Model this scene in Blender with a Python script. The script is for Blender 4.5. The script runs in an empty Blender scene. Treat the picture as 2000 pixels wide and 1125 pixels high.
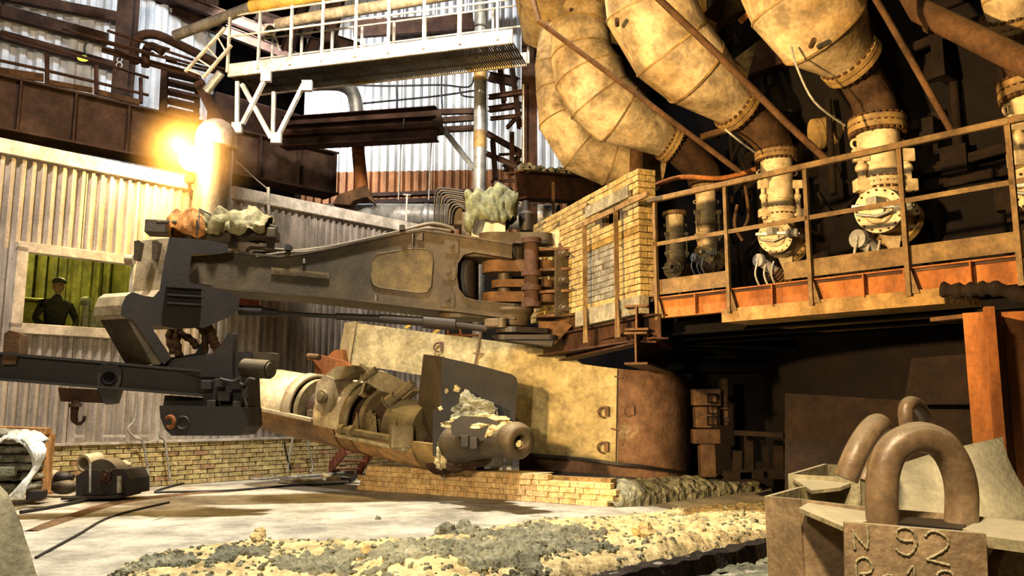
import bpy, bmesh, math, random
from mathutils import Vector, Matrix, noise
V = Vector
PI = math.pi
rnd = random.Random(5)
S = bpy.context.scene
COL = S.collection

# ---------------------------------------------------------------- camera
F = 1600.0; CY = 562.5; HC = 1.25
PT = math.atan(232.5 / F); cP, sP = math.cos(PT), math.sin(PT)
CAM = V((0, 0, HC))
cd = bpy.data.cameras.new('camera'); cam = bpy.data.objects.new('camera', cd); COL.objects.link(cam)
cam.location = CAM; cam.rotation_euler = (PI / 2 + PT, 0, 0)
cd.sensor_width = 36.0; cd.lens = 36.0 * F / 2000.0; cd.clip_end = 200
S.camera = cam
S.view_settings.view_transform = 'Standard'; S.view_settings.look = 'None'
S.view_settings.gamma = 1.0; S.view_settings.use_curve_mapping = False
S.view_settings.exposure = 0.62

# ---------------------------------------------------------------- world and big lights
w = bpy.data.worlds.new('hall_air'); S.world = w; w.use_nodes = True
w.node_tree.nodes['Background'].inputs[0].default_value = (1.0, 0.72, 0.5, 1)
w.node_tree.nodes['Background'].inputs[1].default_value = 0.012

def light(name, kind, loc, target, energy, color, size=0.5, spot=None, blend=0.4):
    l = bpy.data.lights.new(name, kind); l.energy = energy; l.color = color
    if kind == 'AREA': l.size = size
    elif kind != 'SUN': l.shadow_soft_size = size
    if kind == 'SPOT': l.spot_size = math.radians(spot); l.spot_blend = blend
    o = bpy.data.objects.new(name, l); COL.objects.link(o); o.location = loc
    if target is not None:
        o.rotation_euler = (V(target) - V(loc)).to_track_quat('-Z', 'Y').to_euler()
    return o
light('roof_floodlight', 'SPOT', (-2.4, 8.3, 11.5), (-1.6, 9.6, 0), 9000, (1.0, 0.93, 0.81), 0.3, 66, 0.7)
light('sodium_floodlight', 'SPOT', (-3.8, 2.4, 3.0), (3.2, 9.6, 4.4), 6500, (1.0, 0.64, 0.27), 0.15, 66, 0.5)
light('near_floodlight', 'SPOT', (-2.6, -0.6, 4.6), (-1.2, 11.0, 1.2), 800, (1.0, 0.84, 0.58), 0.3, 96, 0.6)
light('low_sodium_lamp', 'SPOT', (-2.2, 0.3, 2.1), (0.3, 12.0, 0.85), 2300, (1.0, 0.77, 0.46), 0.15, 34, 0.7)
light('cabin_floodlight', 'SPOT', (-6.6, 8.3, 8.4), (-5.0, 14.3, 2.4), 1500, (1.0, 0.86, 0.74), 0.25, 92, 0.9)
light('hall_daylight', 'SPOT', (-8.5, 19.0, 11.5), (-1.0, 23.2, 8.6), 6500, (0.95, 0.97, 1.0), 0.4, 80, 0.6)
light('side_daylight', 'SPOT', (-5.5, 16.5, 12.5), (-10.5, 20.5, 9.5), 1000, (0.86, 0.92, 1.0), 0.4, 90, 0.6)
light('walkway_floodlight', 'SPOT', (-1.8, 8.5, 9.6), (-2.2, 14.5, 7.6), 3400, (1.0, 0.92, 0.8), 0.3, 60, 0.8)
light('right_floodlight', 'SPOT', (-0.2, 0.3, 4.6), (1.9, 3.1, 0.8), 1250, (1.0, 0.8, 0.52), 0.2, 42, 0.7)
light('steelwork_fill', 'SPOT', (-6.6, 8.6, 9.6), (-6.6, 18.0, 8.0), 1700, (1.0, 0.8, 0.64), 0.3, 80, 0.8)  # added fill spot, brightens the girder and the upper left steel
light('crossbeam_fill', 'SPOT', (-0.3, 11.0, 9.0), (-2.5, 17.5, 7.0), 900, (1.0, 0.82, 0.62), 0.3, 50, 0.8)  # added fill spot, brightens the cross beams under the walkway

# ---------------------------------------------------------------- projection of the photograph's points into the hall
def ray(px, py):
    x = (px - 1000.0) / F; y = -(py - CY) / F
    return V((x, cP - y * sP, sP + y * cP))
def at(px, py, Y):
    d = ray(px, py); return CAM + d * (Y / d.y)
def gr(px, py, z=0.0):
    d = ray(px, py); return CAM + d * ((z - HC) / d.z)
def pxm(Y): return Y / F
class Plane:                                            # vertical plane through two plan points
    def __init__(s, a, b):
        s.a = V((a[0], a[1], 0)); s.u = V((b[0] - a[0], b[1] - a[1], 0)).normalized()
        n = V((-s.u.y, s.u.x, 0)); s.n = n if n.dot(s.a - V((0, 0, 0))) > 0 else -n
    def hit(s, px, py, off=0.0):
        d = ray(px, py); t = (s.n.dot(s.a - CAM) + off) / s.n.dot(d); return CAM + d * t
    def pt(s, along, z, off=0.0): return s.a + s.u * along + s.n * off + V((0, 0, z))
    def along(s, p): return (p - s.a).dot(s.u)
def plane_px(x0, Y0, x1, Y1):
    a = at(x0, 795, Y0); b = at(x1, 795, Y1); return Plane((a.x, a.y), (b.x, b.y))

# ---------------------------------------------------------------- mesh builder
def frame(d, up=V((0, 0, 1))):
    d = d.normalized()
    if abs(d.dot(up)) > 0.97: up = V((0, 1, 0)) if abs(d.y) < 0.9 else V((1, 0, 0))
    s = d.cross(up).normalized(); u = s.cross(d).normalized(); return d, s, u
class MB:
    def __init__(s): s.v = []; s.f = []; s.s = []
    def add(s, vs, fs, smooth=False):
        b = len(s.v); s.v += [tuple(p) for p in vs]
        for f in fs: s.f.append([i + b for i in f]); s.s.append(smooth)
        return s
    def hexa(s, p):                                     # 8 corners: bottom ring 0-3, top ring 4-7
        return s.add(p, [(0, 3, 2, 1), (4, 5, 6, 7), (0, 1, 5, 4), (1, 2, 6, 5), (2, 3, 7, 6), (3, 0, 4, 7)])
    def box(s, c, size, rz=0.0):
        c = V(c); x, y, z = [k / 2 for k in size]; ca, sa = math.cos(rz), math.sin(rz)
        q = [(-x, -y), (x, -y), (x, y), (-x, y)]
        return s.hexa([c + V((a * ca - b * sa, a * sa + b * ca, zz)) for zz in (-z, z) for a, b in q])
    def bar(s, p0, p1, w, h, up=V((0, 0, 1))):
        p0 = V(p0); p1 = V(p1); d, sd, u = frame(p1 - p0, up)
        a = sd * w / 2; b = u * h / 2
        return s.hexa([p0 - a - b, p0 + a - b, p0 + a + b, p0 - a + b, p1 - a - b, p1 + a - b, p1 + a + b, p1 - a + b])
    def ring(s, c, d, r, n, ph=0.0):
        d, sd, u = frame(d); return [c + sd * r * math.cos(2 * PI * i / n + ph) + u * r * math.sin(2 * PI * i / n + ph) for i in range(n)]
    def cyl(s, p0, p1, r0, r1=None, n=16, cap=True):
        p0 = V(p0); p1 = V(p1); r1 = r0 if r1 is None else r1
        a = s.ring(p0, p1 - p0, r0, n); b = s.ring(p1, p1 - p0, r1, n)
        s.add(a + b, [(i, (i + 1) % n, n + (i + 1) % n, n + i) for i in range(n)], n > 7)
        if cap: s.add(a, [list(range(n))[::-1]]); s.add(b, [list(range(n))])
        return s
    def lathe(s, p0, ax, prof, n=20, sharp=True):       # prof: (distance along, radius)
        p0 = V(p0); ax = V(ax).normalized()
        if sharp:
            for (d0, r0), (d1, r1) in zip(prof, prof[1:]):
                a = s.ring(p0 + ax * d0, ax, max(r0, 1e-4), n); b = s.ring(p0 + ax * d1, ax, max(r1, 1e-4), n)
                s.add(a + b, [(i, (i + 1) % n, n + (i + 1) % n, n + i) for i in range(n)], True)
        else:
            vs = []
            for d0, r0 in prof: vs += s.ring(p0 + ax * d0, ax, max(r0, 1e-4), n)
            s.add(vs, [(k * n + i, k * n + (i + 1) % n, (k + 1) * n + (i + 1) % n, (k + 1) * n + i) for k in range(len(prof) - 1) for i in range(n)], True)
        return s
    def tube(s, pts, r, n=8, cap=True, hard=False, ph=0.0):
        pts = [V(p) for p in pts]; m = len(pts); rs = r if isinstance(r, (list, tuple)) else [r] * m
        ds = []
        for i in range(m):
            a = pts[max(i - 1, 0)]; b = pts[min(i + 1, m - 1)]
            if 0 < i < m - 1: ds.append(((pts[i] - a).normalized() + (b - pts[i]).normalized()).normalized())
            else: ds.append((b - a).normalized())
        d, sd, u = frame(ds[0]); rings = []
        for i in range(m):
            if i:
                q = ds[i - 1].rotation_difference(ds[i]); sd = q @ sd; u = q @ u
            rings.append([pts[i] + sd * rs[i] * math.cos(2 * PI * k / n + ph) + u * rs[i] * math.sin(2 * PI * k / n + ph) for k in range(n)])
        if hard:
            for a, b in zip(rings, rings[1:]): s.add(a + b, [(i, (i + 1) % n, n + (i + 1) % n, n + i) for i in range(n)], True)
        else:
            s.add([p for g in rings for p in g], [(k * n + i, k * n + (i + 1) % n, (k + 1) * n + (i + 1) % n, (k + 1) * n + i) for k in range(m - 1) for i in range(n)], n > 5)
        if cap: s.add(rings[0], [list(range(n))[::-1]]); s.add(rings[-1], [list(range(n))])
        return s
    def prism(s, poly, ext):
        poly = [V(p) for p in poly]; ext = V(ext); n = len(poly)
        s.add(poly, [list(range(n))]); s.add([p + ext for p in poly], [list(range(n))[::-1]])
        s.add(poly + [p + ext for p in poly], [(i, n + i, n + (i + 1) % n, (i + 1) % n) for i in range(n)])
        return s
    def sph(s, c, r, n=14, m=9, sc=(1, 1, 1)):
        c = V(c); vs = []; fs = []
        for j in range(m + 1):
            t = PI * j / m
            for i in range(n):
                p = 2 * PI * i / n
                vs.append(c + V((r * sc[0] * math.sin(t) * math.cos(p), r * sc[1] * math.sin(t) * math.sin(p), r * sc[2] * math.cos(t))))
        for j in range(m):
            for i in range(n): fs.append((j * n + i, (j + 1) * n + i, (j + 1) * n + (i + 1) % n, j * n + (i + 1) % n))
        return s.add(vs, fs, True)
    def torus(s, c, ax, R, r, n=28, m=10, a0=0.0, a1=2 * PI):
        c = V(c); d, sd, u = frame(V(ax)); full = abs(a1 - a0 - 2 * PI) < 1e-6
        k = n if full else n + 1
        pts = [c + (sd * math.cos(a0 + (a1 - a0) * i / n) + u * math.sin(a0 + (a1 - a0) * i / n)) * R for i in range(k)]
        vs = []
        for i, p in enumerate(pts):
            o = (p - c).normalized()
            vs += [p + o * r * math.cos(2 * PI * j / m) + d * r * math.sin(2 * PI * j / m) for j in range(m)]
        return s.add(vs, [(i * m + j, i * m + (j + 1) % m, ((i + 1) % k) * m + (j + 1) % m, ((i + 1) % k) * m + j) for i in range(n if full else k - 1) for j in range(m)], True)
    def ibeam(s, p0, p1, h, w, tf=0.02, tw=0.015, up=V((0, 0, 1))):
        p0 = V(p0); p1 = V(p1); d, sd, u = frame(p1 - p0, up)
        s.bar(p0, p1, tw, h - 2 * tf, u)
        for k in (-1, 1): o = u * k * (h / 2 - tf / 2); s.bar(p0 + o, p1 + o, w, tf, u)
        return s
    def sheet(s, rows, smooth=True):
        n = len(rows[0]); return s.add([p for r in rows for p in r], [(j * n + i, j * n + i + 1, (j + 1) * n + i + 1, (j + 1) * n + i) for j in range(len(rows) - 1) for i in range(n - 1)], smooth)

def smooth_path(pts, k=6):
    pts = [V(p) for p in pts]; out = []
    for i in range(len(pts) - 1):
        p0 = pts[max(i - 1, 0)]; p1 = pts[i]; p2 = pts[i + 1]; p3 = pts[min(i + 2, len(pts) - 1)]
        for j in range(k):
            t = j / k; out.append(0.5 * ((2 * p1) + (p2 - p0) * t + (2 * p0 - 5 * p1 + 4 * p2 - p3) * t * t + (3 * p1 - p0 - 3 * p2 + p3) * t ** 3))
    return out + [pts[-1]]
def lerp(a, b, t): return a + (b - a) * t

# ---------------------------------------------------------------- objects
def wloc(o):
    p = V((0, 0, 0))
    while o is not None: p += o.location; o = o.parent
    return p
def build(mb, name, mat, parent=None, bevel=0.0, solid=0.0, origin=None):
    me = bpy.data.meshes.new(name)
    xs = [v[0] for v in mb.v]; ys = [v[1] for v in mb.v]; zs = [v[2] for v in mb.v]
    org = V(origin) if origin is not None else V(((min(xs) + max(xs)) / 2, (min(ys) + max(ys)) / 2, min(zs)))
    me.from_pydata([(v[0] - org.x, v[1] - org.y, v[2] - org.z) for v in mb.v], [], mb.f)
    me.polygons.foreach_set('use_smooth', mb.s); me.materials.append(mat); me.update()
    o = bpy.data.objects.new(name, me); COL.objects.link(o)
    if parent is not None: o.parent = parent; o.location = org - wloc(parent)
    else: o.location = org
    if bevel:
        m = o.modifiers.new('bevel', 'BEVEL'); m.width = bevel; m.segments = 2; m.limit_method = 'ANGLE'; m.angle_limit = math.radians(40)
    if solid:
        m = o.modifiers.new('solid', 'SOLIDIFY'); m.thickness = solid; m.offset = 0
    return o
def part(mb, name, mat, parent, label=None, **k):
    o = build(mb, name, mat, parent, **k)
    if label: o['label'] = label
    return o
def tag(o, label, cat, group=None, kind=None):
    o['label'] = label; o['category'] = cat
    if group: o['group'] = group
    if kind: o['kind'] = kind
    return o
def solo(mb, name, mat, label, cat, group=None, **k): return tag(build(mb, name, mat, **k), label, cat, group)
def struct(mb, name, mat, parent=None, **k):
    o = build(mb, name, mat, parent, **k); 
    if parent is None: o['kind'] = 'structure'
    return o
def thing(name, label, cat, loc, group=None):
    o = bpy.data.objects.new(name, None); COL.objects.link(o); o.location = V(loc); o.empty_display_size = 0.1
    return tag(o, label, cat, group)
def copy_part(o, parent, loc, rz=0.0, scale=None):
    c = o.copy(); COL.objects.link(c); c.parent = parent; c.location = loc; c.rotation_euler = (0, 0, rz)
    if scale: c.scale = scale
    return c

# ---------------------------------------------------------------- materials
def lin(h):
    h = h.lstrip('#'); c = [int(h[i:i + 2], 16) / 255 for i in (0, 2, 4)]
    return tuple((x / 12.92 if x <= 0.04045 else ((x + 0.055) / 1.055) ** 2.4) for x in c) + (1.0,)
def mat(name, c1, c2, c3=None, scale=2.0, rough=0.75, metal=0.0, bump=0.25, fine=30.0, streak=1.0, dust=None, dust_amt=0.6, rand=0.0, detail=8, grime=0.45):
    m = bpy.data.materials.new(name); m.use_nodes = True; nt = m.node_tree; N = nt.nodes; L = nt.links
    b = N['Principled BSDF']; b.inputs['Specular IOR Level'].default_value = 0.5 if rough < 0.7 else 0.2; b.inputs['Roughness'].default_value = rough; b.inputs['Metallic'].default_value = metal
    g = N.new('ShaderNodeNewGeometry'); mp = N.new('ShaderNodeMapping'); mp.inputs['Scale'].default_value = (1, 1, streak)
    L.new(g.outputs['Position'], mp.inputs['Vector'])
    n1 = N.new('ShaderNodeTexNoise'); n1.inputs['Scale'].default_value = scale; n1.inputs['Detail'].default_value = detail; n1.inputs['Roughness'].default_value = 0.65
    n2 = N.new('ShaderNodeTexNoise'); n2.inputs['Scale'].default_value = fine; n2.inputs['Detail'].default_value = 4
    L.new(mp.outputs[0], n1.inputs['Vector']); L.new(g.outputs['Position'], n2.inputs['Vector'])
    r = N.new('ShaderNodeValToRGB'); e = r.color_ramp.elements
    e[0].position = 0.36; e[0].color = lin(c1); e[1].position = 0.62; e[1].color = lin(c2)
    if c3:
        q = e.new(0.72); q.color = lin(c3)
    L.new(n1.outputs[0], r.inputs[0]); out = r.outputs[0]
    mx = N.new('ShaderNodeMix'); mx.data_type = 'RGBA'; mx.blend_type = 'OVERLAY'; mx.inputs[0].default_value = 0.35
    L.new(out, mx.inputs[6]); L.new(n2.outputs[0], mx.inputs[7]); out = mx.outputs[2]
    if grime:                                           # blotches of soot and grease
        n3 = N.new('ShaderNodeTexNoise'); n3.inputs['Scale'].default_value = scale * 2.3; n3.inputs['Detail'].default_value = 11; n3.inputs['Roughness'].default_value = 0.72
        mq = N.new('ShaderNodeMapping'); mq.inputs['Scale'].default_value = (1, 1, max(streak, 0.3)); mq.inputs['Location'].default_value = (7, 3, 5); L.new(g.outputs['Position'], mq.inputs['Vector']); L.new(mq.outputs[0], n3.inputs['Vector'])
        r3 = N.new('ShaderNodeMapRange'); r3.inputs[1].default_value = 0.40; r3.inputs[2].default_value = 0.60; r3.inputs[3].default_value = 1 - grime; r3.inputs[4].default_value = 1.06; L.new(n3.outputs[0], r3.inputs[0])
        vm = N.new('ShaderNodeVectorMath'); vm.operation = 'SCALE'; L.new(out, vm.inputs[0]); L.new(r3.outputs[0], vm.inputs['Scale']); out = vm.outputs[0]
    if rand:
        oi = N.new('ShaderNodeObjectInfo'); mr = N.new('ShaderNodeMapRange'); mr.inputs[3].default_value = 1 - rand; mr.inputs[4].default_value = 1 + rand * 0.6
        L.new(oi.outputs['Random'], mr.inputs[0]); hs = N.new('ShaderNodeHueSaturation'); L.new(mr.outputs[0], hs.inputs['Value']); L.new(out, hs.inputs['Color'])
        mh = N.new('ShaderNodeMapRange'); mh.inputs[3].default_value = 0.492; mh.inputs[4].default_value = 0.505
        mlt = N.new('ShaderNodeMath'); mlt.operation = 'FRACT'; m7 = N.new('ShaderNodeMath'); m7.operation = 'MULTIPLY'; m7.inputs[1].default_value = 7.3
        L.new(oi.outputs['Random'], m7.inputs[0]); L.new(m7.outputs[0], mlt.inputs[0]); L.new(mlt.outputs[0], mh.inputs[0]); L.new(mh.outputs[0], hs.inputs['Hue'])
        out = hs.outputs[0]
    if dust:                                            # dust that has settled on upward faces
        sx = N.new('ShaderNodeSeparateXYZ'); L.new(g.outputs['True Normal'], sx.inputs[0])
        mr = N.new('ShaderNodeMapRange'); mr.inputs[1].default_value = 0.35; mr.inputs[2].default_value = 0.9; mr.inputs[4].default_value = dust_amt; L.new(sx.outputs['Z'], mr.inputs[0])
        md = N.new('ShaderNodeMix'); md.data_type = 'RGBA'; L.new(mr.outputs[0], md.inputs[0]); L.new(out, md.inputs[6]); md.inputs[7].default_value = lin(dust); out = md.outputs[2]
    L.new(out, b.inputs['Base Color'])
    bp = N.new('ShaderNodeBump'); bp.inputs['Strength'].default_value = bump; bp.inputs['Distance'].default_value = 0.02
    ad = N.new('ShaderNodeMath'); L.new(n1.outputs[0], ad.inputs[0]); L.new(n2.outputs[0], ad.inputs[1]); L.new(ad.outputs[0], bp.inputs['Height']); L.new(bp.outputs[0], b.inputs['Normal'])
    return m
def emat(name, col, strength):
    m = bpy.data.materials.new(name); m.use_nodes = True; b = m.node_tree.nodes['Principled BSDF']
    b.inputs['Base Color'].default_value = lin(col); b.inputs['Emission Color'].default_value = lin(col); b.inputs['Emission Strength'].default_value = strength; return m
def glass(name):
    m = bpy.data.materials.new(name); m.use_nodes = True; b = m.node_tree.nodes['Principled BSDF']
    b.inputs['Base Color'].default_value = (0.9, 0.95, 0.8, 1); b.inputs['Roughness'].default_value = 0.03; b.inputs['Transmission Weight'].default_value = 1.0; b.inputs['IOR'].default_value = 1.02; b.inputs['Specular IOR Level'].default_value = 0.6; return m
MT = {
 'olive': mat('olive_grimy_steel', '#332a1b', '#4a3d27', '#5c4d33', 1.4, 0.62, 0.25, 0.15, 40, dust='#8d7d5c', dust_amt=0.5),
 'gun_olive': mat('dusty_gun_steel', '#5e5036', '#83734f', '#96855c', 1.6, 0.6, 0.1, 0.12, 40, dust='#a39572', dust_amt=0.55),
 'trough': mat('tan_trough_steel', '#7d5c33', '#a88150', '#8b6238', 1.8, 0.65, 0.05, 0.15, 30),
 'olive_light': mat('pale_olive_steel', '#84745a', '#a89672', '#b7a581', 1.2, 0.6, 0.1, 0.15, 40, dust='#b8a888'),
 'panel': mat('brass_tinted_panel', '#4a3e25', '#625331', '#6d5e3a', 2.0, 0.5, 0.35, 0.1, 40),
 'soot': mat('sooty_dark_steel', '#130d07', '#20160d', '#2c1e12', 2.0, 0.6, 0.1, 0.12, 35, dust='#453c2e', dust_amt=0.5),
 'rust': mat('rusty_brown_steel', '#46321f', '#604429', '#70543a', 2.5, 0.8, 0.1, 0.25, 35, dust='#7a6850', dust_amt=0.5),
 'rust_orange': mat('orange_rust_steel', '#7a4824', '#9a602f', '#6f4a2c', 2.0, 0.8, 0.0, 0.2, 30, streak=0.35),
 'rust_dark': mat('dark_brown_steel', '#332219', '#4d3527', '#5b4232', 1.5, 0.8, 0.1, 0.2, 30, dust='#6b5b4a', dust_amt=0.5),
 'girder': mat('brown_primer_girder', '#43332a', '#584438', '#655144', 0.9, 0.8, 0.05, 0.1, 30, dust='#8b8175'),
 'cast': mat('cream_scorched_casing', '#977b4c', '#d8c298', '#6b4c2a', 1.0, 0.62, 0.0, 0.3, 22, detail=10, grime=0.62),
 'cast_brown': mat('brown_scorched_casing', '#6b4f28', '#a88a50', '#4a3117', 1.8, 0.65, 0.0, 0.3, 22, detail=10),
 'cream': mat('cream_painted_casting', '#bfa87e', '#dac59b', '#b59a6c', 2.5, 0.55, 0.0, 0.12, 30),
 'neck': mat('burnt_brown_neck', '#3c2c1f', '#59422c', '#75552f', 2.2, 0.7, 0.15, 0.3, 25),
 'shield': mat('dusty_olive_shield', '#90825a', '#b0a077', '#93785a', 1.6, 0.8, 0.0, 0.4, 18, dust='#b0a27c', detail=12),
 'shield_red': mat('red_brown_scorched_plate', '#5d4434', '#7c5f49', '#a99c80', 1.5, 0.75, 0.0, 0.4, 18, detail=12),
 'brick': mat('yellow_clay_brick', '#b8a268', '#d3bf88', '#a68a58', 5.0, 0.9, 0.0, 0.5, 45, rand=0.16),
 'brick_tan': mat('tan_weathered_brick', '#897547', '#a58d58', '#75603a', 5.0, 0.9, 0.0, 0.5, 45, rand=0.16),
 'kerbgrey': mat('grimy_concrete', '#6b6450', '#857d66', None, 3.0, 0.9, 0.0, 0.5, 35),
 'brick_red': mat('orange_clay_brick', '#a5835c', '#bc9a70', '#937353', 5.0, 0.9, 0.0, 0.5, 45, rand=0.16),
 'brick_fire': mat('pale_fire_brick', '#cfa96c', '#e0c08a', '#c79a5c', 5.0, 0.9, 0.0, 0.4, 45, rand=0.1),
 'brick_grey': mat('grey_washed_brick', '#5f5b50', '#7a7566', '#4a4740', 4.0, 0.9, 0.0, 0.5, 45, rand=0.15),
 'mortar': mat('dark_mortar', '#3b3020', '#5c4b31', None, 6.0, 0.95, 0, 0.4, 40),
 'corr': mat('dirty_white_sheet', '#978d82', '#bdb4a8', '#c9c0b4', 1.8, 0.6, 0.05, 0.12, 26, streak=0.3, detail=10, grime=0.32),
 'corr_brown': mat('stained_grey_sheet', '#71655a', '#a0958a', '#81644c', 1.6, 0.65, 0.05, 0.12, 26, streak=0.25, detail=10),
 'translucent': mat('pale_cladding', '#c9cccc', '#e6e8e8', '#b5a99b', 0.8, 0.5, 0.0, 0.1, 20, streak=0.3, grime=0.3),
 'clad_rust': mat('rust_stained_cladding', '#7e5436', '#a8744a', '#8a7460', 0.9, 0.7, 0.0, 0.1, 20, streak=0.4),
 'whitewash': mat('white_dusty_paint', '#c3b9a8', '#ddd4c5', '#b2a38c', 2.0, 0.6, 0.0, 0.1, 30, dust='#c9bfae'),
 'trimwhite': mat('cream_white_trim', '#c3b8a8', '#d8cec0', '#b9ab97', 1.5, 0.5, 0.0, 0.08, 30),
 'galv': mat('galvanised_duct', '#9b9a94', '#b9b8b2', '#c9c8c2', 1.6, 0.38, 0.45, 0.08, 20),
 'silver': mat('brushed_steel_stack', '#a39a8b', '#bdb4a5', None, 1.2, 0.35, 0.7, 0.06, 20, streak=0.2),
 'floor': mat('dusty_concrete_floor', '#97907f', '#b8b09d', '#8b7d66', 0.8, 0.9, 0.0, 0.35, 25, detail=12),
 'sand': mat('yellow_casting_sand', '#ab9566', '#ceb986', '#98805a', 2.2, 0.95, 0.0, 0.9, 28, detail=12),
 'slag': mat('grey_slag_rubble', '#5c5b4a', '#8a8770', '#a59d80', 3.0, 0.95, 0.0, 1.0, 30, detail=12),
 'trench': mat('dark_trench_lining', '#1f1a15', '#3a3128', None, 3.0, 0.95, 0.0, 0.8, 30),
 'concrete': mat('pale_concrete', '#aaa690', '#c6c2ac', '#92907d', 2.2, 0.9, 0.0, 0.5, 35),
 'tarp': mat('khaki_tarpaulin', '#6f6848', '#a0966f', '#bdb591', 2.5, 0.75, 0.0, 0.5, 35),
 'blackrub': mat('black_rubber', '#14110e', '#241f1a', None, 5, 0.6, 0, 0.1, 30),
 'hose_grey': mat('grey_hose', '#8a877c', '#aaa698', None, 5, 0.6, 0, 0.1, 30),
 'blue': mat('faded_blue_plastic', '#2b5b8e', '#3f77ad', None, 3, 0.45, 0, 0.05, 30),
 'redbrown': mat('red_oxide_paint', '#6f3a2b', '#8a4d3b', None, 3, 0.7, 0, 0.1, 30, dust='#b59c86', dust_amt=0.7),
 'lift': mat('worn_lifting_steel', '#7c6244', '#a48a67', '#8a5b35', 2.4, 0.6, 0.1, 0.35, 40, dust='#b9b096', dust_amt=0.75, detail=10),
 'lift_in': mat('pale_scoured_steel', '#958862', '#b3a680', '#c7bda0', 3.0, 0.6, 0.1, 0.3, 40, dust='#c5bda4', dust_amt=0.7, streak=0.4),
 'shackle': mat('worn_brown_forging', '#755c40', '#927757', '#a8967a', 2.5, 0.42, 0.1, 0.1, 45, dust='#a59c86', dust_amt=0.45),
 'bags': mat('grey_paper_sacks', '#777566', '#9c9987', '#57564b', 4, 0.9, 0, 0.6, 25),
 'film': mat('white_plastic_film', '#c9c9bd', '#e6e6dc', None, 4, 0.35, 0, 0.4, 20),
 'wood': mat('split_timber', '#94683a', '#c2925a', '#7b532d', 3, 0.85, 0, 0.3, 30, streak=0.2),
 'railb': mat('brown_rail_paint', '#5f492e', '#77603d', '#6b4a2c', 2.5, 0.7, 0.05, 0.15, 30),
 'yellowp': mat('yellow_painted_steel', '#a8842f', '#c89b3a', '#8c6326', 1.5, 0.6, 0, 0.1, 25),
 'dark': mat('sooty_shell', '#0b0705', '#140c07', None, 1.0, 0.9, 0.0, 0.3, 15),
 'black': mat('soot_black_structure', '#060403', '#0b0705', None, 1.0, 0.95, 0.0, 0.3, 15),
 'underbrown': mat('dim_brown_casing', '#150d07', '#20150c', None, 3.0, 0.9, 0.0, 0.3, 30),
 'cloth_dark': mat('dark_workwear', '#2b2c22', '#3a3a2c', None, 6, 0.9, 0, 0.2, 40),
 'skin': mat('skin', '#8c6a48', '#a37c56', None, 6, 0.6, 0, 0.05, 40),
 'room': mat('green_room_lining', '#55521f', '#78732e', None, 1.5, 0.7, 0, 0.1, 20),
 'desk': mat('pale_yellow_console', '#c9c95a', '#e6e472', None, 1.5, 0.6, 0, 0.05, 20),
 'clay': mat('crusted_clay', '#8a7c58', '#d9c896', '#f0e4bb', 6, 0.95, 0, 1.0, 30),
}
GLASS = glass('window_glass')
# ================================================================= FLOOR with the iron runner trench
TA, TB = V((-1.2, 4.66)), V((6.0, 11.4))                  # far lip of the trench, in plan
td = (TB - TA).normalized(); tn = V((-td.y, td.x))
def trench_off(x, y): q = V((x, y)) - TA; return q.dot(tn), q.dot(td)
def floor_z(x, y):
    o, a = trench_off(x, y); z = 0.0
    if a > 1.4:
        k = max(0, min(1, (a - 1.4) / 0.8))
        if -0.62 < o < 0.0:
            e = min(-o, o + 0.62) / 0.12; z = -0.34 * min(1, e) * k
    return z + 0.012 * noise.noise(V((x * 1.3, y * 1.3, 0)))
mb = MB(); nx, ny = 150, 130
rows = [[V((lerp(-4, 6, i / nx), lerp(4, 11, j / ny), 0)) for i in range(nx + 1)] for j in range(ny + 1)]
for r in rows:
    for p in r: p.z = floor_z(p.x, p.y)
mb.sheet(rows)
for x0, x1, y0, y1 in ((-16, -4, -4, 30), (6, 16, -4, 30), (-4, 6, -4, 4), (-4, 6, 11, 30)):
    mb.sheet([[V((lerp(x0, x1, i / 12), lerp(y0, y1, j / 12), 0)) for i in range(13)] for j in range(13)])
FLOOR = struct(mb, 'floor', MT['floor'])
def slabs(): pass
# brown floor streak: mostly the arm's shadow painted in, partly brown stain
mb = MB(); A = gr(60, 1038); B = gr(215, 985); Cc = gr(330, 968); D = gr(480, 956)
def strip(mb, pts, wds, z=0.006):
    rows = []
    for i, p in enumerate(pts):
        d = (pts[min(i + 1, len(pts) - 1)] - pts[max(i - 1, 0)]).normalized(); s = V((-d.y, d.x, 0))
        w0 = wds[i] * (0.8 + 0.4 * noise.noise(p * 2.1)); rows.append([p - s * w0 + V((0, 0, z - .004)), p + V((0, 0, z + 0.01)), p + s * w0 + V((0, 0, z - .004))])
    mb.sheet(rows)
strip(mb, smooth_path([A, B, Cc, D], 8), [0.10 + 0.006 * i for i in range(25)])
solo(mb, 'brown_shadow_streak', mat('shadow_brown', '#57432f', '#70573c', None, 3, 0.95, 0, 0.5, 30), 'brown streak of ore dust lying across the floor left of the sand bank', 'dust streak')['kind'] = 'stuff'

# ================================================================= SAND BANK AND RUBBLE
FAR = [gr(x, y) for x, y in ((170, 1150), (250, 1105), (330, 1082), (420, 1070), (500, 1058), (600, 1062), (700, 1066), (800, 1062), (880, 1050), (950, 1038), (1050, 1026), (1150, 1018), (1250, 1008), (1350, 1000), (1450, 990), (1560, 980), (1680, 970))]
NEAR = [gr(x, y) for x, y in ((150, 1250), (260, 1250), (360, 1250), (480, 1250), (600, 1240), (720, 1225), (840, 1190), (950, 1160), (1020, 1143), (1080, 1127), (1150, 1110), (1220, 1093), (1290, 1080), (1370, 1064), (1450, 1049), (1540, 1031), (1640, 1012))]
def rough(x, y): return 0.04 * noise.fractal(V((x * 4, y * 4, 0)), 0.7, 2.1, 6) + 0.016 * noise.noise(V((x * 22, y * 22, 5)))
def curve(C, t):
    f = t * (len(C) - 1); i = min(int(f), len(C) - 2); return lerp(C[i], C[i + 1], f - i)
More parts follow.
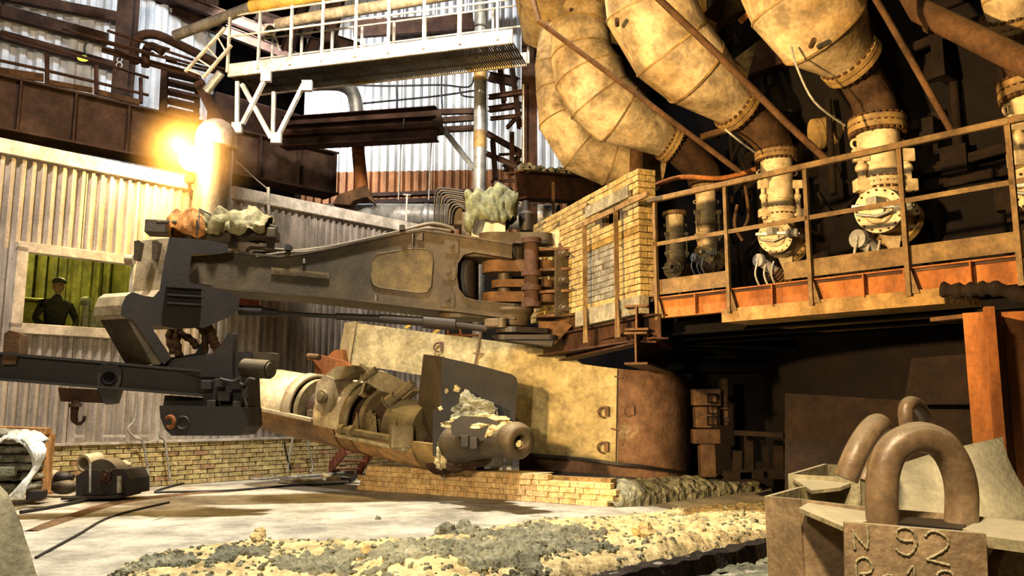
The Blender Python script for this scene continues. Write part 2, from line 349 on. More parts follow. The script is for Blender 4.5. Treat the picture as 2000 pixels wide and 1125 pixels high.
BLOBS = [(gr(1040, 1078), .62), (gr(930, 1120), .6), (gr(620, 1130), .42), (gr(470, 1118), .36), (gr(780, 1130), .4), (gr(330, 1122), .36), (gr(1130, 1090), .3), (gr(900, 1060), .2)]
def slagness(p):
    m = max(1 - (p - c).length / r for c, r in BLOBS)
    return m + 0.55 * noise.noise(V((p.x * 3, p.y * 3, 2))) + 0.35 * noise.noise(V((p.x * 9, p.y * 9, 7)))
def bank_pt(t, k):
    f = curve(FAR, t); n = curve(NEAR, t); p = lerp(f, n, k); e = min(1, t * 12, (1 - t) * 6)
    p.z = (0.03 + 0.17 * math.sin(PI * k * .9) * (0.7 + 0.7 * noise.noise(V((t * 9, k * 1.5, 1))))) * max(e, 0) + rough(p.x, p.y) * min(1, k * 8 + .2)
    if k > .9: p.z -= ((k - .9) / .1) ** 2 * .16
    p += V((-tn.x, -tn.y, 0)) * (.27 * k)
    return p
for nm, which, m, lb in (('sand_bank', 0, 'sand', 'long heap of loose yellow sand along the far lip of the dark floor trench'), ('slag_bank', 1, 'slag', 'grey crumbly slag spread over the front of the yellow sand heap')):
    mb = MB(); n1, n2 = 420, 120; vs = []; sl = []
    for i in range(n1 + 1):
        for j in range(n2 + 1):
            p = bank_pt(i / n1, j / n2); q = slagness(p); sl.append(q)
            if which: p.z += -0.03 + 0.055 * min(1, max(0, q) * 5) + 0.03 * noise.noise(V((p.x * 17, p.y * 17, 3))) + 0.018 * noise.noise(V((p.x * 37, p.y * 37, 3)))
            vs.append(p)
    fs = []
    for i in range(n1):
        for j in range(n2):
            c = (i * (n2 + 1) + j, i * (n2 + 1) + j + 1, (i + 1) * (n2 + 1) + j + 1, (i + 1) * (n2 + 1) + j)
            if not which or max(sl[k] for k in c) > 0: fs.append(c)
    mb.add(vs, fs, not which); o = solo(mb, nm, MT[m], lb, nm.replace('_', ' ')); o['kind'] = 'stuff'
def bank_z(x, y):
    best = 9; z = 0
    for i in range(0, 41):
        for k in range(0, 13):
            p = bank_pt(i / 40, k / 12); d = (p.x - x) ** 2 + (p.y - y) ** 2
            if d < best: best = d; z = p.z
    return z if best < .05 else 0
def rock(mb, c, r, seed=0, n=7, m=5, sc=(1, 1, 0.75)):
    b = len(mb.v); mb.sph(c, r, n, m, sc)
    for i in range(b, len(mb.v)):
        p = V(mb.v[i]); q = (p - c) / r; k = 1 + 0.7 * noise.noise(q * 1.5 + V((seed, 0, 0))); mb.v[i] = tuple(c + (p - c) * k)
    for i in range(len(mb.s) - n * m, len(mb.s)): mb.s[i] = False
mb = MB(); R2 = random.Random(3)
for k in range(4200):
    t = R2.random(); kk = R2.uniform(0.02, 0.98); p = bank_pt(t, kk); q = slagness(p)
    if q < 0 and R2.random() < 0.55: continue
    r = R2.uniform(0.008, 0.026) * (1.9 if R2.random() < 0.06 else 1); rock(mb, p + V((0, 0, .012 if q > 0 else 0)), r, k, 5, 4)
o = solo(mb, 'slag_crumbs', MT['slag'], 'small crumbs of slag strewn over the sand heap', 'slag crumbs'); o['kind'] = 'stuff'
for k, (px, py, r, lb) in enumerate(((502, 1066, 0.06, 'tan fist-sized rock on the left end of the sand heap'), (508, 1036, 0.07, 'pinkish lump on the crest of the sand heap at the left'), (715, 1112, 0.05, 'pale upright stone near the bottom edge in the middle of the rubble'),
        (738, 1015, 0.035, 'dark pebble lying alone on the bright floor behind the heap'), (1262, 1062, 0.10, 'flat tan rock bedded at the trench lip'), (870, 1045, 0.09, 'dark crusted slag lump on the crest of the heap'), (905, 1043, 0.09, 'smaller black slag lump beside the crusted one'))):
    mb = MB(); g = gr(px, py + (12 if k != 3 else 0)); g.z = bank_z(g.x, g.y) + r * .5; rock(mb, g, r, k * 3.1, 9, 7)
    solo(mb, 'rock', MT['slag'] if 'black' in lb or 'dark' in lb else MT['sand'], lb, 'rock')
# slag ridge at the end of the fire brick kerb
mb = MB(); a = gr(1200, 992); b = gr(1480, 958); d = (b - a).normalized(); s = V((-d.y, d.x, 0)); n1, n2 = 120, 26; rows = []
for i in range(n1 + 1):
    t = i / n1; c = lerp(a, b, t) + s * 0.35; r = []
    for j in range(n2 + 1):
        ph = PI * j / n2; hh = 0.30 * min(1, t * 8 + 0.25) * (1 - 0.3 * t); p = c - s * 0.42 * math.cos(ph) + V((0, 0, hh * max(0, math.sin(ph)) ** 0.6))
        p += (V((noise.noise(p * 9), noise.noise(p * 9 + V((5, 0, 0))), noise.noise(p * 9 + V((0, 5, 0))))) * 0.05 + V((noise.noise(p * 25), noise.noise(p * 25 + V((9, 9, 9))), 0)) * 0.02)
        if j in (0, n2): p.z = -0.02
        r.append(p)
    rows.append(r)
mb.sheet(rows, False); o = solo(mb, 'slag_ridge', MT['slag'], 'crusty grey slag ridge running on from the right end of the low brick kerb', 'slag ridge'); o['kind'] = 'stuff'

# ================================================================= BRICK HELPERS
def brick_mesh(L, H, D, m, name='brick', j=0.0):
    me = bpy.data.meshes.new(name); r2 = random.Random(int(L * 1000) + int(D * 77) + int(j * 10))
    bm = bmesh.new(); bmesh.ops.create_cube(bm, size=1)
    for v in bm.verts: v.co = V((v.co.x * L, v.co.y * D, v.co.z * H)) + V((r2.uniform(-1, 1), r2.uniform(-1, 1), r2.uniform(-1, 1))) * 0.002
    bmesh.ops.bevel(bm, geom=bm.edges[:], offset=0.004, segments=1, affect='EDGES')
    bm.to_mesh(me); bm.free(); me.materials.append(m); return me
def lay(parent, me, c, rz, r2, jit=0.004):
    o = bpy.data.objects.new('brick', me); COL.objects.link(o); o.parent = parent
    o.location = V(c) - wloc(parent) + V((r2.uniform(-jit, jit), r2.uniform(-jit, jit), 0)); o.rotation_euler = (0, 0, rz + r2.uniform(-0.012, 0.012)); return o

# ================================================================= CONTROL CABIN (left wall)
WL = Plane((-7.35, 11.76), (-1.96, 17.4)); WANG = math.atan2(WL.u.y, WL.u.x); N = -WL.n     # N faces the camera
ZB, ZT = 0.72, 4.92
sw0 = -1.9; sw1 = WL.along(WL.hit(868, 620)) ; s_gap0 = WL.along(WL.hit(372, 400)); s_gap1 = WL.along(WL.hit(450, 400))
wq = [WL.along(WL.hit(x, 560)) for x in (34, 262)]; wz = (WL.hit(140, 648).z, WL.hit(140, 496).z)
def corr(mb, s0, s1, z0, z1, off=0.0, pitch=0.14, amp=0.028, pl=WL, rag=0):
    prof = [(0, -1), (0.3, -1), (0.5, 1), (0.8, 1)]
    pts = []; k = math.floor(s0 / pitch)
    while k * pitch < s1:
        for t, a in prof:
            s = (k + t) * pitch
            if s0 <= s <= s1: pts.append((s, a * amp))
        k += 1
    if not pts or pts[0][0] > s0 + 1e-4: pts.insert(0, (s0, 0))
    pts.append((s1, 0))
    rows = []
    for z in (z0, (z0 + z1) / 2, z1): rows.append([pl.pt(s, z, off - a) for s, a in pts])
    mb.sheet(rows, False)
CAB = bpy.data.objects.new('wall_left', None); COL.objects.link(CAB); CAB.location = WL.pt(0, 0); CAB['kind'] = 'structure'
def cab_sheet(s0, s1, z0, z1, m='corr'):
    mb = MB(); corr(mb, s0, s1, z0, z1); part(mb, 'wall_sheet', MT[m], CAB, solid=0.006)
edges = [sw0, -0.7, wq[0] - 0.02]
for a, b in zip(edges, edges[1:]): cab_sheet(a, b, ZB, ZT)
for a, b in ((wq[0] - 0.02, (wq[0] + wq[1]) / 2), ((wq[0] + wq[1]) / 2, wq[1] + 0.02)): cab_sheet(a, b, ZB, wz[0] - 0.08); cab_sheet(a, b, wz[1] + 0.08, ZT)
s = wq[1] + 0.02; i = 0
while s < sw1:
    e = min(s + 1.1, sw1); cab_sheet(s, e, ZB, ZT if e < 7.6 else ZT, 'corr' if s < 3.2 else 'corr_brown'); s = e; i += 1
mb = MB()
for a, b in ((sw0, s_gap0), (s_gap1, sw1)): mb.bar(WL.pt(a, ZT + 0.11, -0.03), WL.pt(b, ZT + 0.11, -0.03), 0.14, 0.22)
struct(mb, 'trim_1', MT['trimwhite'], bevel=0.008)
mb = MB(); mb.bar(WL.pt(sw0, ZB - 0.02, 0.0), WL.pt(sw1, ZB - 0.02, 0.0), 0.3, 0.035); struct(mb, 'trim_2', MT['trimwhite'])
# window with operator's room
W1 = bpy.data.objects.new('window_1', None); COL.objects.link(W1); W1.location = WL.pt(wq[0], wz[0]); W1['kind'] = 'structure'
mb = MB(); fw = 0.15
mb.bar(WL.pt(wq[0] - fw / 2, wz[0], -0.05), WL.pt(wq[1] + fw / 2, wz[0], -0.05), 0.16, fw); mb.bar(WL.pt(wq[0] - fw / 2, wz[1], -0.05), WL.pt(wq[1] + fw / 2, wz[1], -0.05), 0.16, fw)
for q in wq: mb.bar(WL.pt(q, wz[0], -0.05), WL.pt(q, wz[1], -0.05), 0.16, fw, WL.u)
part(mb, 'window_frame', MT['trimwhite'], W1, bevel=0.008)
mb = MB(); mb.bar(WL.pt((wq[0] + wq[1]) / 2, wz[0], 0.03), WL.pt((wq[0] + wq[1]) / 2, wz[1], 0.03), 0.008, wq[1] - wq[0], WL.u); part(mb, 'pane', GLASS, W1)
mb = MB(); rc = lambda s, z, o: WL.pt(s, z, o); s0, s1 = wq[0] - 0.3, wq[1] + 0.6
q = [rc(s0, 0.9, 0.06), rc(s1, 0.9, 0.06), rc(s1, 0.9, 2.6), rc(s0, 0.9, 2.6)]; t_ = [p + V((0, 0, 3.2)) for p in q]
mb.add(q + t_, [(0, 1, 2, 3), (4, 5, 6, 7), (1, 2, 6, 5), (2, 3, 7, 6), (3, 0, 4, 7)]); struct(mb, 'wall_room', MT['room'])
mb = MB()
for k in range(14):
    a = lerp(s0 + 0.3, s1 - 0.1, k / 13); 
    if k in (4, 5): continue
    mb.bar(rc(a, 1.0, 2.5), rc(a, 4.0, 2.5), 0.05, 0.05 if k % 3 else 0.1)
struct(mb, 'trim_3', MT['room'])
mb = MB(); c = WL.hit(48, 604, 1.35); mb.box(c + V((0, 0, -0.15)), (0.85, 0.5, 0.5), WANG); mb.box(c + V((0.1, 0, 0.14)), (0.9, 0.55, 0.04), WANG)
solo(mb, 'console', MT['desk'], 'pale yellow console cabinet behind the cabin window', 'console', bevel=0.02)
mb = MB(); c = WL.hit(165, 622, 0.9)
for k in range(6): mb.box(c + WL.u * (k * 0.12) + V((0, 0, -0.05)), (0.08, 0.1, 0.3 + 0.04 * (k % 2)), WANG)
mb.cyl(c + V((0, 0, -0.3)), c + V((0, 0, 0.25)), 0.05); mb.sph(c + V((0, 0, 0.28)), 0.09)
solo(mb, 'gauge_rack', MT['galv'], 'pale blue-grey row of instruments beside the operator behind the window', 'instruments')
light('cabin_lamp', 'POINT', WL.pt((s0 + s1) / 2 + 0.2, 3.98, 1.1), None, 95, (1.0, 0.86, 0.48), 0.03)
mb = MB(); mb.bar(WL.pt((s0 + s1) / 2 - 0.4, 3.72, 1.0), WL.pt((s0 + s1) / 2 + 0.6, 3.72, 1.0), 0.07, 0.05)
solo(mb, 'tube_lamp', emat('tube_glow', '#e8ff9a', 3), 'lit fluorescent tube under the ceiling of the cabin room', 'lamp')
# the operator: one skinned body seen from the chest up
def person():
    root = thing('person', 'person in dark workwear and cap seated behind the cabin window', 'person', WL.hit(108, 640, 0.55) + V((0, 0, -0.45)))
    base = WL.hit(106, 636, 0.55); base.z -= 0.12; u = WL.u; f = -WL.n
    J = [(base, .17), (base + V((0, 0, .22)), .165), (base + V((0, 0, .42)) + f * .02, .17), (base + V((0, 0, .54)) + f * .03, .075), (base + V((0, 0, .62)) + f * .05, .06)]
    E = [(0, 1), (1, 2), (2, 3), (3, 4)]
    for sg in (-1, 1):
        k = len(J); sh = base + u * sg * .2 + V((0, 0, .45)) + f * .02
        J += [(sh, .085), (base + u * sg * .3 + V((0, 0, .2)) + f * .05, .06), (base + u * sg * .2 + V((0, 0, .06)) + f * .26, .05), (base + u * sg * .12 + V((0, 0, .08)) + f * .36, .035)]
        E += [(2, k), (k, k + 1), (k + 1, k + 2), (k + 2, k + 3)]
    me = bpy.data.meshes.new('body'); me.from_pydata([tuple(p - wloc(root)) for p, r in J], E, []); bm_ = bmesh.new(); bm_.from_mesh(me); bm_.verts.layers.skin.verify(); bm_.to_mesh(me); bm_.free()
    for i, (p, r) in enumerate(J): me.skin_vertices[0].data[i].radius = (r, r * .8)
    me.skin_vertices[0].data[0].use_root = True; me.materials.append(MT['cloth_dark'])
    o = bpy.data.objects.new('body', me); COL.objects.link(o); o.parent = root; o.modifiers.new('skin', 'SKIN'); s_ = o.modifiers.new('sub', 'SUBSURF'); s_.levels = s_.render_levels = 2
    h = base + V((0, 0, .74)) + f * .06; mb = MB(); mb.sph(h, .1, 18, 14, (.82, .95, 1.18))
    mb.cyl(h + f * .085 + V((0, 0, .01)), h + f * .12 + V((0, 0, -.02)), .012, .018, 8); mb.bar(h + f * .09 - u * .025 + V((0, 0, -.05)), h + f * .09 + u * .025 + V((0, 0, -.05)), .012, .008)
    for sg in (-1, 1): mb.sph(h + u * sg * .082, .022, 8, 6, (.6, .6, 1.2)); mb.sph(h + u * sg * .032 + f * .084 + V((0, 0, .018)), .012, 8, 6)
    part(mb, 'head', MT['skin'], root)
    mb = MB(); mb.lathe(h + V((0, 0, .045)), V((0, 0, 1)), [(0, .102), (.04, .1), (.085, .06), (.095, .0)], 18, False); mb.box(h + f * .12 + V((0, 0, .05)), (.15, .11, .012), WANG)
    part(mb, 'cap', MT['blackrub'], root)
person()
# base of yellow bricks
BW = bpy.data.objects.new('wall_left_base', None); COL.objects.link(BW); BW.location = WL.pt(0, 0, -0.1); BW['kind'] = 'structure'
mb = MB(); mb.bar(WL.pt(sw0, ZB / 2 - 0.02, 0.05), WL.pt(sw1 - 1.5, ZB / 2 - 0.02, 0.05), 0.2, ZB - 0.05); part(mb, 'mortar_bed', MT['mortar'], BW)
bl = [brick_mesh(.238, .066, .13, MT['brick'], 'brick', k) for k in (0, 1, 2, 5, 6, 7)] + [brick_mesh(.238, .066, .13, MT['brick_red'], 'brick_b', 3)]
bh = brick_mesh(.118, .066, .13, MT['brick'], 'brick_half'); RB = random.Random(8)
sL = WL.along(WL.hit(78, 900)); nb = 0
for c in range(9):
    s = sL + (0.125 if c % 2 else 0)
    while s < sL + 7.4 and nb < 290:
        lay(BW, RB.choice(bl), WL.pt(s + .125, .04 + c * .076, -.06 + RB.uniform(-.006, .006)), WANG, RB); s += .252; nb += 1

# ================================================================= HALL WALLS, CEILING, UPPER LEFT
BK = Plane((-7.0, 23.5), (4.0, 22.9))
def cladding(name, pl, s0, s1, z0, z1, step, m, pitch=0.3, amp=0.03):
    o = bpy.data.objects.new(name, None); COL.objects.link(o); o.location = pl.pt(s0, z0); o['kind'] = 'structure'
    s = s0
    while s < s1 - 0.01:
        mb = MB(); corr(mb, s, min(s + step, s1), z0, z1, 0, pitch, amp, pl); part(mb, 'wall_sheet', MT[m], o, solid=0.01); s += step
    return o
cladding('wall_back', BK, 0.8, 8.6, 8.1, 14.2, 0.975, 'translucent', 0.24, 0.035)
cladding('wall_back_lower', BK, 0.8, 8.6, 6.15, 8.1, 0.975, 'clad_rust', 0.24, 0.035)
UP = Plane((-13.5, 17.0), (-4.0, 25.8))                       # upper left wall, parallel with the cabin
def zline(pl, px, py): return pl.hit(px, py).z
su = [UP.along(UP.hit(x, 100)) for x in (-120, 335)]
cladding('wall_left_upper', UP, su[0], su[1] + 1.2, 7.0, 12.0, 1.1, 'translucent', 0.36, 0.05)
mb = MB(); mb.bar(UP.pt(su[0], 12.6, -.3), UP.pt(su[1] + 1, 12.6, -.3), 0.5, 1.2)
for p0, p1, h in (((0, 22), (210, 78), .3), ((0, 68), (262, 140), .2), ((0, -10), (250, 38), .25)):
    mb.bar(UP.hit(p0[0], p0[1], -.25), UP.hit(p1[0], p1[1], -.25), 0.2, h)
struct(mb, 'trim_4', MT['rust_dark'], bevel=0.01)
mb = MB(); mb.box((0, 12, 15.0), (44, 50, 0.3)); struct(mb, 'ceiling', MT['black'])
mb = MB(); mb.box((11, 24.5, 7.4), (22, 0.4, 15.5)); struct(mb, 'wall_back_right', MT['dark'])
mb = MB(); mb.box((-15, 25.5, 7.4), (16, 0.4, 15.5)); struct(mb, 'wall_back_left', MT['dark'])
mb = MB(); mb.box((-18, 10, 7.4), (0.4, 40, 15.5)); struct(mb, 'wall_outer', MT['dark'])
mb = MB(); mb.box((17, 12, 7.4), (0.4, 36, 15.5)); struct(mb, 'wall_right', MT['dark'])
# crane girder
GP = Plane((-10.0, 16.0), (-4.5, 20.96)); sg0 = -1.2; sg1 = GP.along(GP.hit(654, 330)); gz0, gz1 = 6.72, 7.82
g = thing('crane_girder', 'long brown plate girder with stiffeners running above the cabin roof', 'girder', GP.pt(sg0, gz0))
mb = MB(); mb.bar(GP.pt(sg0, (gz0 + gz1) / 2), GP.pt(sg1, (gz0 + gz1) / 2), 0.03, gz1 - gz0); part(mb, 'web_plate', MT['girder'], g)
for z, w_ in ((gz0, .7), (gz1, .6)):
    mb = MB(); mb.bar(GP.pt(sg0, z, .1), GP.pt(sg1, z, .1), w_, .05); part(mb, 'flange', MT['girder'], g, bevel=0.006)
for px in (30, 140, 245, 345, 505, 580, 652):
    s = GP.along(GP.hit(px, 250)); mb = MB(); mb.bar(GP.pt(s, gz0, -.1), GP.pt(s, gz1, -.1), .2, .03, GP.u); part(mb, 'stiffener', MT['girder'], g)
mb = MB(); mb.bar(GP.pt(sg1, gz0, .3), GP.pt(sg1, gz1, .3), .62, .04, GP.u); part(mb, 'end_plate', MT['girder'], g)
# dark roof of the cabin and the mass behind the girder
mb = MB(); mb.bar(WL.pt(sw0, ZT + .05, 1.6), WL.pt(sw1, ZT + .05, 1.6), 3.0, 0.1); struct(mb, 'ceiling_cabin', MT['rust_dark'])
mb = MB(); mb.bar(GP.pt(sg1 - 3.0, gz1 + .6, .9), GP.pt(sg1 - .1, gz1 + .55, .9), .5, 1.1); 
solo(mb, 'duct_box', MT['rust_dark'], 'boxy brown duct behind the white truss legs above the girder', 'duct', bevel=0.03)
# column with numeral 8
g = thing('steel_column', 'brown building column marked with a numeral 8 at the upper left', 'column', at(232, 200, 18.6))
mb = MB(); a = at(238, 196, 18.6); b = at(240, -30, 18.6); b.x = a.x; b.y = a.y; mb.ibeam(a, b, .38, .36, .03, .02, V((0, 1, 0))); part(mb, 'shaft', MT['girder'], g)
mb = MB(); c = at(233, 122, 18.35); mb.torus(c + V((0, 0, .07)), V((0, 1, 0)), .06, .012, 16, 6); mb.torus(c + V((0, 0, -.07)), V((0, 1, 0)), .07, .012, 16, 6); part(mb, 'numeral', MT['translucent'], g, label='white numeral 8')
# walkway along the girder
def rail_thing(name, label, cat, posts, zpairs, rails, m, pr=.03, rr=.022, base=None, rect=False):
    g = thing(name, label, cat, base if base is not None else posts[0][0])
    for p0, p1 in posts:
        mb = MB(); (mb.bar(p0, p1, pr * 2, pr * 2) if rect else mb.cyl(p0, p1, pr, n=8)); part(mb, 'post', m, g)
    for r in rails:
        mb = MB(); mb.tube(r, rr, 8); part(mb, 'rail', m, g)
    return g
gy = lambda px, py: GP.hit(px, py, -.15)
posts = [(gy(92, 168), gy(92, 105)), (gy(188, 184), gy(188, 128)), (gy(275, 202), gy(275, 152))]
rail_thing('guard_rail', 'brown guard rail on top of the crane girder', 'railing', posts, None, [[gy(-10, 60), gy(92, 92), gy(185, 118), gy(290, 152)], [gy(-10, 116), gy(92, 138), gy(185, 160), gy(290, 186)]], MT['rust_dark'], .045, .035)
mb = MB(); mb.bar(gy(-10, 138), gy(85, 152), .06, .16); mb.bar(gy(92, 160), gy(180, 176), .06, .1); mb.bar(gy(190, 180), gy(272, 200), .06, .12)
solo(mb, 'toe_board', MT['rust'], 'rusty kick plate at the foot of the rail on the girder', 'kick plate')
# louvred stair stringer
g = thing('slatted_stair', 'brown slatted stair frame above the lamp', 'stair', gy(322, 210))
mb = MB(); mb.bar(gy(322, 138), gy(318, 222), .14, .12, V((0, 1, 0))); part(mb, 'stringer', MT['rust_dark'], g)
mb = MB(); mb.bar(gy(388, 150), gy(382, 240), .1, .1, V((0, 1, 0))); part(mb, 'stringer', MT['rust_dark'], g)
for k in range(5):
    mb = MB(); mb.bar(gy(326, 142 + k * 18), gy(386, 156 + k * 18), .3, .07); part(mb, 'tread', MT['rust_dark'], g)
# bent pipes
mb = MB(); mb.tube(smooth_path([at(262, 123, 16.6), at(263, 88, 16.6), at(275, 70, 16.6), at(305, 68, 16.7), at(345, 85, 16.9), at(420, 122, 17.2)], 5), .10, 14)
solo(mb, 'bent_pipe', MT['rust_dark'], 'thick brown pipe bending over at the upper left', 'pipe')
mb = MB(); mb.tube(smooth_path([at(284, 130, 16.3), at(286, 98, 16.3), at(298, 90, 16.3), at(318, 102, 16.3)], 5), .085, 12)
solo(mb, 'bent_pipe', MT['rust_dark'], 'short crooked brown pipe stub in front of the thick bent pipe', 'pipe')
for k, (a, b) in enumerate((((210, 60), (330, 96)), ((122, 56), (300, 105)), ((185, 78), (345, 118)), ((200, 92), (400, 148)), ((200, 98), (385, 150)), ((320, 98), (440, 136)), ((322, 110), (438, 141)), ((325, 118), (436, 146)))):
    mb = MB(); mb.tube([at(a[0], a[1], 16.0 + .12 * k), at((a[0] + b[0]) / 2, (a[1] + b[1]) / 2 + 1, 16.0 + .12 * k), at(b[0], b[1], 15.4 + .12 * k)], .03 if k != 4 else .05, 7)
    solo(mb, 'conduit', MT['rust_dark'], 'thin brown conduit of the bundle running to the white walkway', 'conduit', 'conduits above the girder')
g = thing('hook_lamp', 'small yellow-green lamp on a crooked arm before the bright sheets', 'lamp', at(160, 118, 17.0))
mb = MB(); mb.tube(smooth_path([at(172, 80, 17), at(165, 92, 17), at(168, 108, 17)], 4), .025, 7); part(mb, 'arm', MT['blackrub'], g)
mb = MB(); mb.sph(at(162, 114, 17), .1, 12, 8, (1.2, 1, .6)); part(mb, 'lamp_head', emat('lamp_green', '#c8d84a', 1.2), g)
# shiny duct upper left
mb = MB(); mb.tube([at(342, 70, 15.6), at(492, 13, 15.0)], .105, 20); 
solo(mb, 'chrome_duct', MT['silver'], 'bright metal duct sloping up at the top left of the walkway', 'duct')
mb = MB(); mb.tube([at(490, 14, 15.0), at(565, 2, 14.8), at(680, -12, 14.6)], .125, 20); 
solo(mb, 'chrome_duct', MT['yellowp'], 'yellowish level duct carrying on from the bright sloping duct', 'duct')
# ladder-like white brace at the head of the walkway
g = thing('white_ladder', 'white steep ladder leading down left from the walkway end', 'ladder', at(365, 140, 15.2))
for a, b in (((362, 140), (440, 54)), ((397, 152), (452, 88))):
    mb = MB(); mb.bar(at(a[0], a[1], 15.2), at(b[0], b[1], 15.0), .05, .05); part(mb, 'side_rail', MT['whitewash'], g)
for t in (0.05, .3, .55, .8):
    mb = MB(); p = lerp(at(362, 140, 15.2), at(440, 54, 15.0), t); q = lerp(at(397, 152, 15.2), at(452, 88, 15.0), t); mb.bar(p, q, .03, .03); part(mb, 'rung', MT['whitewash'], g)
mb = MB(); mb.cyl(at(403, 178, 15.3), at(432, 142, 15.2), .085, n=18); solo(mb, 'grey_roller', MT['galv'], 'short grey cylinder hanging below the walkway end', 'cylinder')
mb = MB(); mb.bar(at(388, 160, 15.8), at(428, 240, 15.8), .12, .2); solo(mb, 'raking_strut', MT['rust_dark'], 'dark raking strut left of the domed stack', 'strut')

# ================================================================= WHITE WALKWAY (truss gallery)
zt, zb2 = 7.5, 7.26
WK = Plane((-5.3, 15.1), (0.05, 13.65)); off_b = 1.0
k0 = WK.along(WK.hit(446, 140)); k1 = WK.along(WK.hit(1002, 70))
zt = WK.hit(720, 92).z; zb2 = WK.hit(720, 118).z
g = thing('white_walkway', 'white steel gallery with handrails and truss legs crossing the hall under the roof', 'walkway', WK.pt(k0, zb2))
mb = MB(); mb.bar(WK.pt(k0, (zt + zb2) / 2), WK.pt(k1, (zt + zb2) / 2), .05, zt - zb2); part(mb, 'stringer', MT['whitewash'], g, bevel=.006)
mb = MB(); mb.bar(WK.pt(k0, (zt + zb2) / 2, off_b), WK.pt(k1, (zt + zb2) / 2, off_b), .05, zt - zb2); part(mb, 'stringer', MT['whitewash'], g)
for xa, xb in ((688, 735), (915, 1000)):
    sa, sb = WK.along(WK.hit(xa, 120, off_b)), WK.along(WK.hit(xb, 120, off_b)); mb = MB(); mb.bar(WK.pt(sa, (zt + zb2) / 2 + .003, off_b - .03), WK.pt(sb, (zt + zb2) / 2 + .003, off_b - .03), .012, zt - zb2 + .01); part(mb, 'ochre_plate', MT['yellowp'], g, label='ochre stained plate on the rear beam')
nn = 130
mb = MB()
for i in range(nn): s = lerp(k0, k1, (i + .5) / nn); mb.bar(WK.pt(s, zb2 + .03, .03), WK.pt(s, zb2 + .03, off_b), .022, .03)
mb.bar(WK.pt(k0, zb2 + .03, .35), WK.pt(k1, zb2 + .03, .35), .03, .04); mb.bar(WK.pt(k0, zb2 + .03, .7), WK.pt(k1, zb2 + .03, .7), .03, .04)
o = part(mb, 'grating', MT['olive'], g); o['kind'] = 'stuff'
for px in (449, 508, 570, 631, 696, 760, 829, 900, 973):
    s = WK.along(WK.hit(px, 90)); mb = MB(); mb.bar(WK.pt(s, zb2 + .08, -.04), WK.pt(s, zt + 1.02, -.04), .05, .045, WK.u); part(mb, 'post', MT['whitewash'], g)
    mb = MB(); mb.bar(WK.pt(s + .3, zb2 + .05, off_b + .02), WK.pt(s + .3, zt + .95, off_b + .02), .045, .045, WK.u); part(mb, 'post', MT['whitewash'], g)
for z in (.55, .98):
    for of in (-.04, off_b + .02):
        mb = MB(); mb.tube([WK.pt(k0, zt + z, of), WK.pt(k1 + .1, zt + z, of)], .022, 8); part(mb, 'rail', MT['whitewash'], g)
lg = lambda px, py, o=0: WK.hit(px, py, o)
for a, b, o_ in (((464, 160), (463, 246), 0), ((519, 152), (474, 242), -.03), ((473, 165), (530, 270), .03), ((535, 180), (533, 270), .5), ((593, 165), (540, 272), 0)):
    mb = MB(); mb.bar(lg(a[0], a[1], o_), lg(b[0], b[1], o_), .07, .075); part(mb, 'truss_leg', MT['whitewash'], g)
for c in ((463, 250), (540, 270), (520, 150), (600, 168)):
    mb = MB(); p = lg(c[0], c[1], -.02); mb.box(p, (.19, .1, .2), 0); part(mb, 'gusset', MT['whitewash'], g)
mb = MB(); mb.tube([lg(540, 48, 1.6), lg(640, 28, 1.6), lg(760, 10, 1.6), lg(900, -14, 1.6)], .12, 18); solo(mb, 'long_pipe', MT['cream'], 'pale straight pipe behind the walkway handrail', 'pipe')
g = thing('camera_box', 'small square floodlight head behind the walkway rail', 'floodlight', at(528, 55, 16))
mb = MB(); mb.box(at(528, 58, 16.0), (.22, .12, .22)); part(mb, 'housing', MT['whitewash'], g, bevel=.01)
mb = MB(); mb.cyl(at(528, 58, 15.95), at(528, 58, 15.88), .09); part(mb, 'lens', MT['blackrub'], g)
mb = MB(); mb.tube([at(532, 66, 16), at(540, 78, 16.05), at(546, 100, 16.1)], .025, 6); part(mb, 'bracket', MT['whitewash'], g)
# roof frames above the walkway
for a, b, Y in (((500, 30), (700, 95), 19), ((560, 100), (600, -10), 18.5), ((600, 120), (650, -10), 19), ((440, 60), (620, 130), 20), ((280, -5), (450, 70), 21), ((330, -10), (520, 62), 20.5), ((640, 110), (665, -10), 18), ((390, -5), (420, 60), 21)):
    mb = MB(); mb.ibeam(at(a[0], a[1], Y), at(b[0], b[1], Y), .26, .2, .02, .02); solo(mb, 'roof_beam', MT['rust_dark'], 'dark brown roof beam in the gloom behind the walkway', 'beam', 'roof beams behind the walkway')
mb = MB(); mb.bar(at(690, 58, 22.5), at(925, 42, 22.5), .15, .5); struct(mb, 'trim_5', MT['rust_dark'])
# three horizontal shelves of steel
for k, (y0, y1) in enumerate(((243, 222), (259, 241), (279, 262))):
    mb = MB(); mb.ibeam(at(553, y0, 18 - .25 * k), at(854, y1, 17.2 - .25 * k), .26, .34, .02, .02); solo(mb, 'cross_beam', MT['rust_dark'], ('upper', 'middle', 'lowest')[k] + ' of the three brown cross beams under the walkway', 'beam', bevel=.004)
for k, (y0, y1) in enumerate(((219, 217), (236, 230), (254, 250))):
    mb = MB(); mb.bar(at(854, y0, 17.4), at(930, y1, 17.2), .1, .12); solo(mb, 'stub_beam', MT['girder'], ('top', 'central', 'bottom')[k] + ' short beam between the cross beams and the vertical grey pipe', 'beam')
mb = MB(); mb.bar(at(853, 218, 17.0), at(858, 262, 17.0), .2, .2, V((0, 1, 0))); solo(mb, 'beam_bracket', MT['girder'], 'square bracket at the right end of the cross beams', 'bracket')
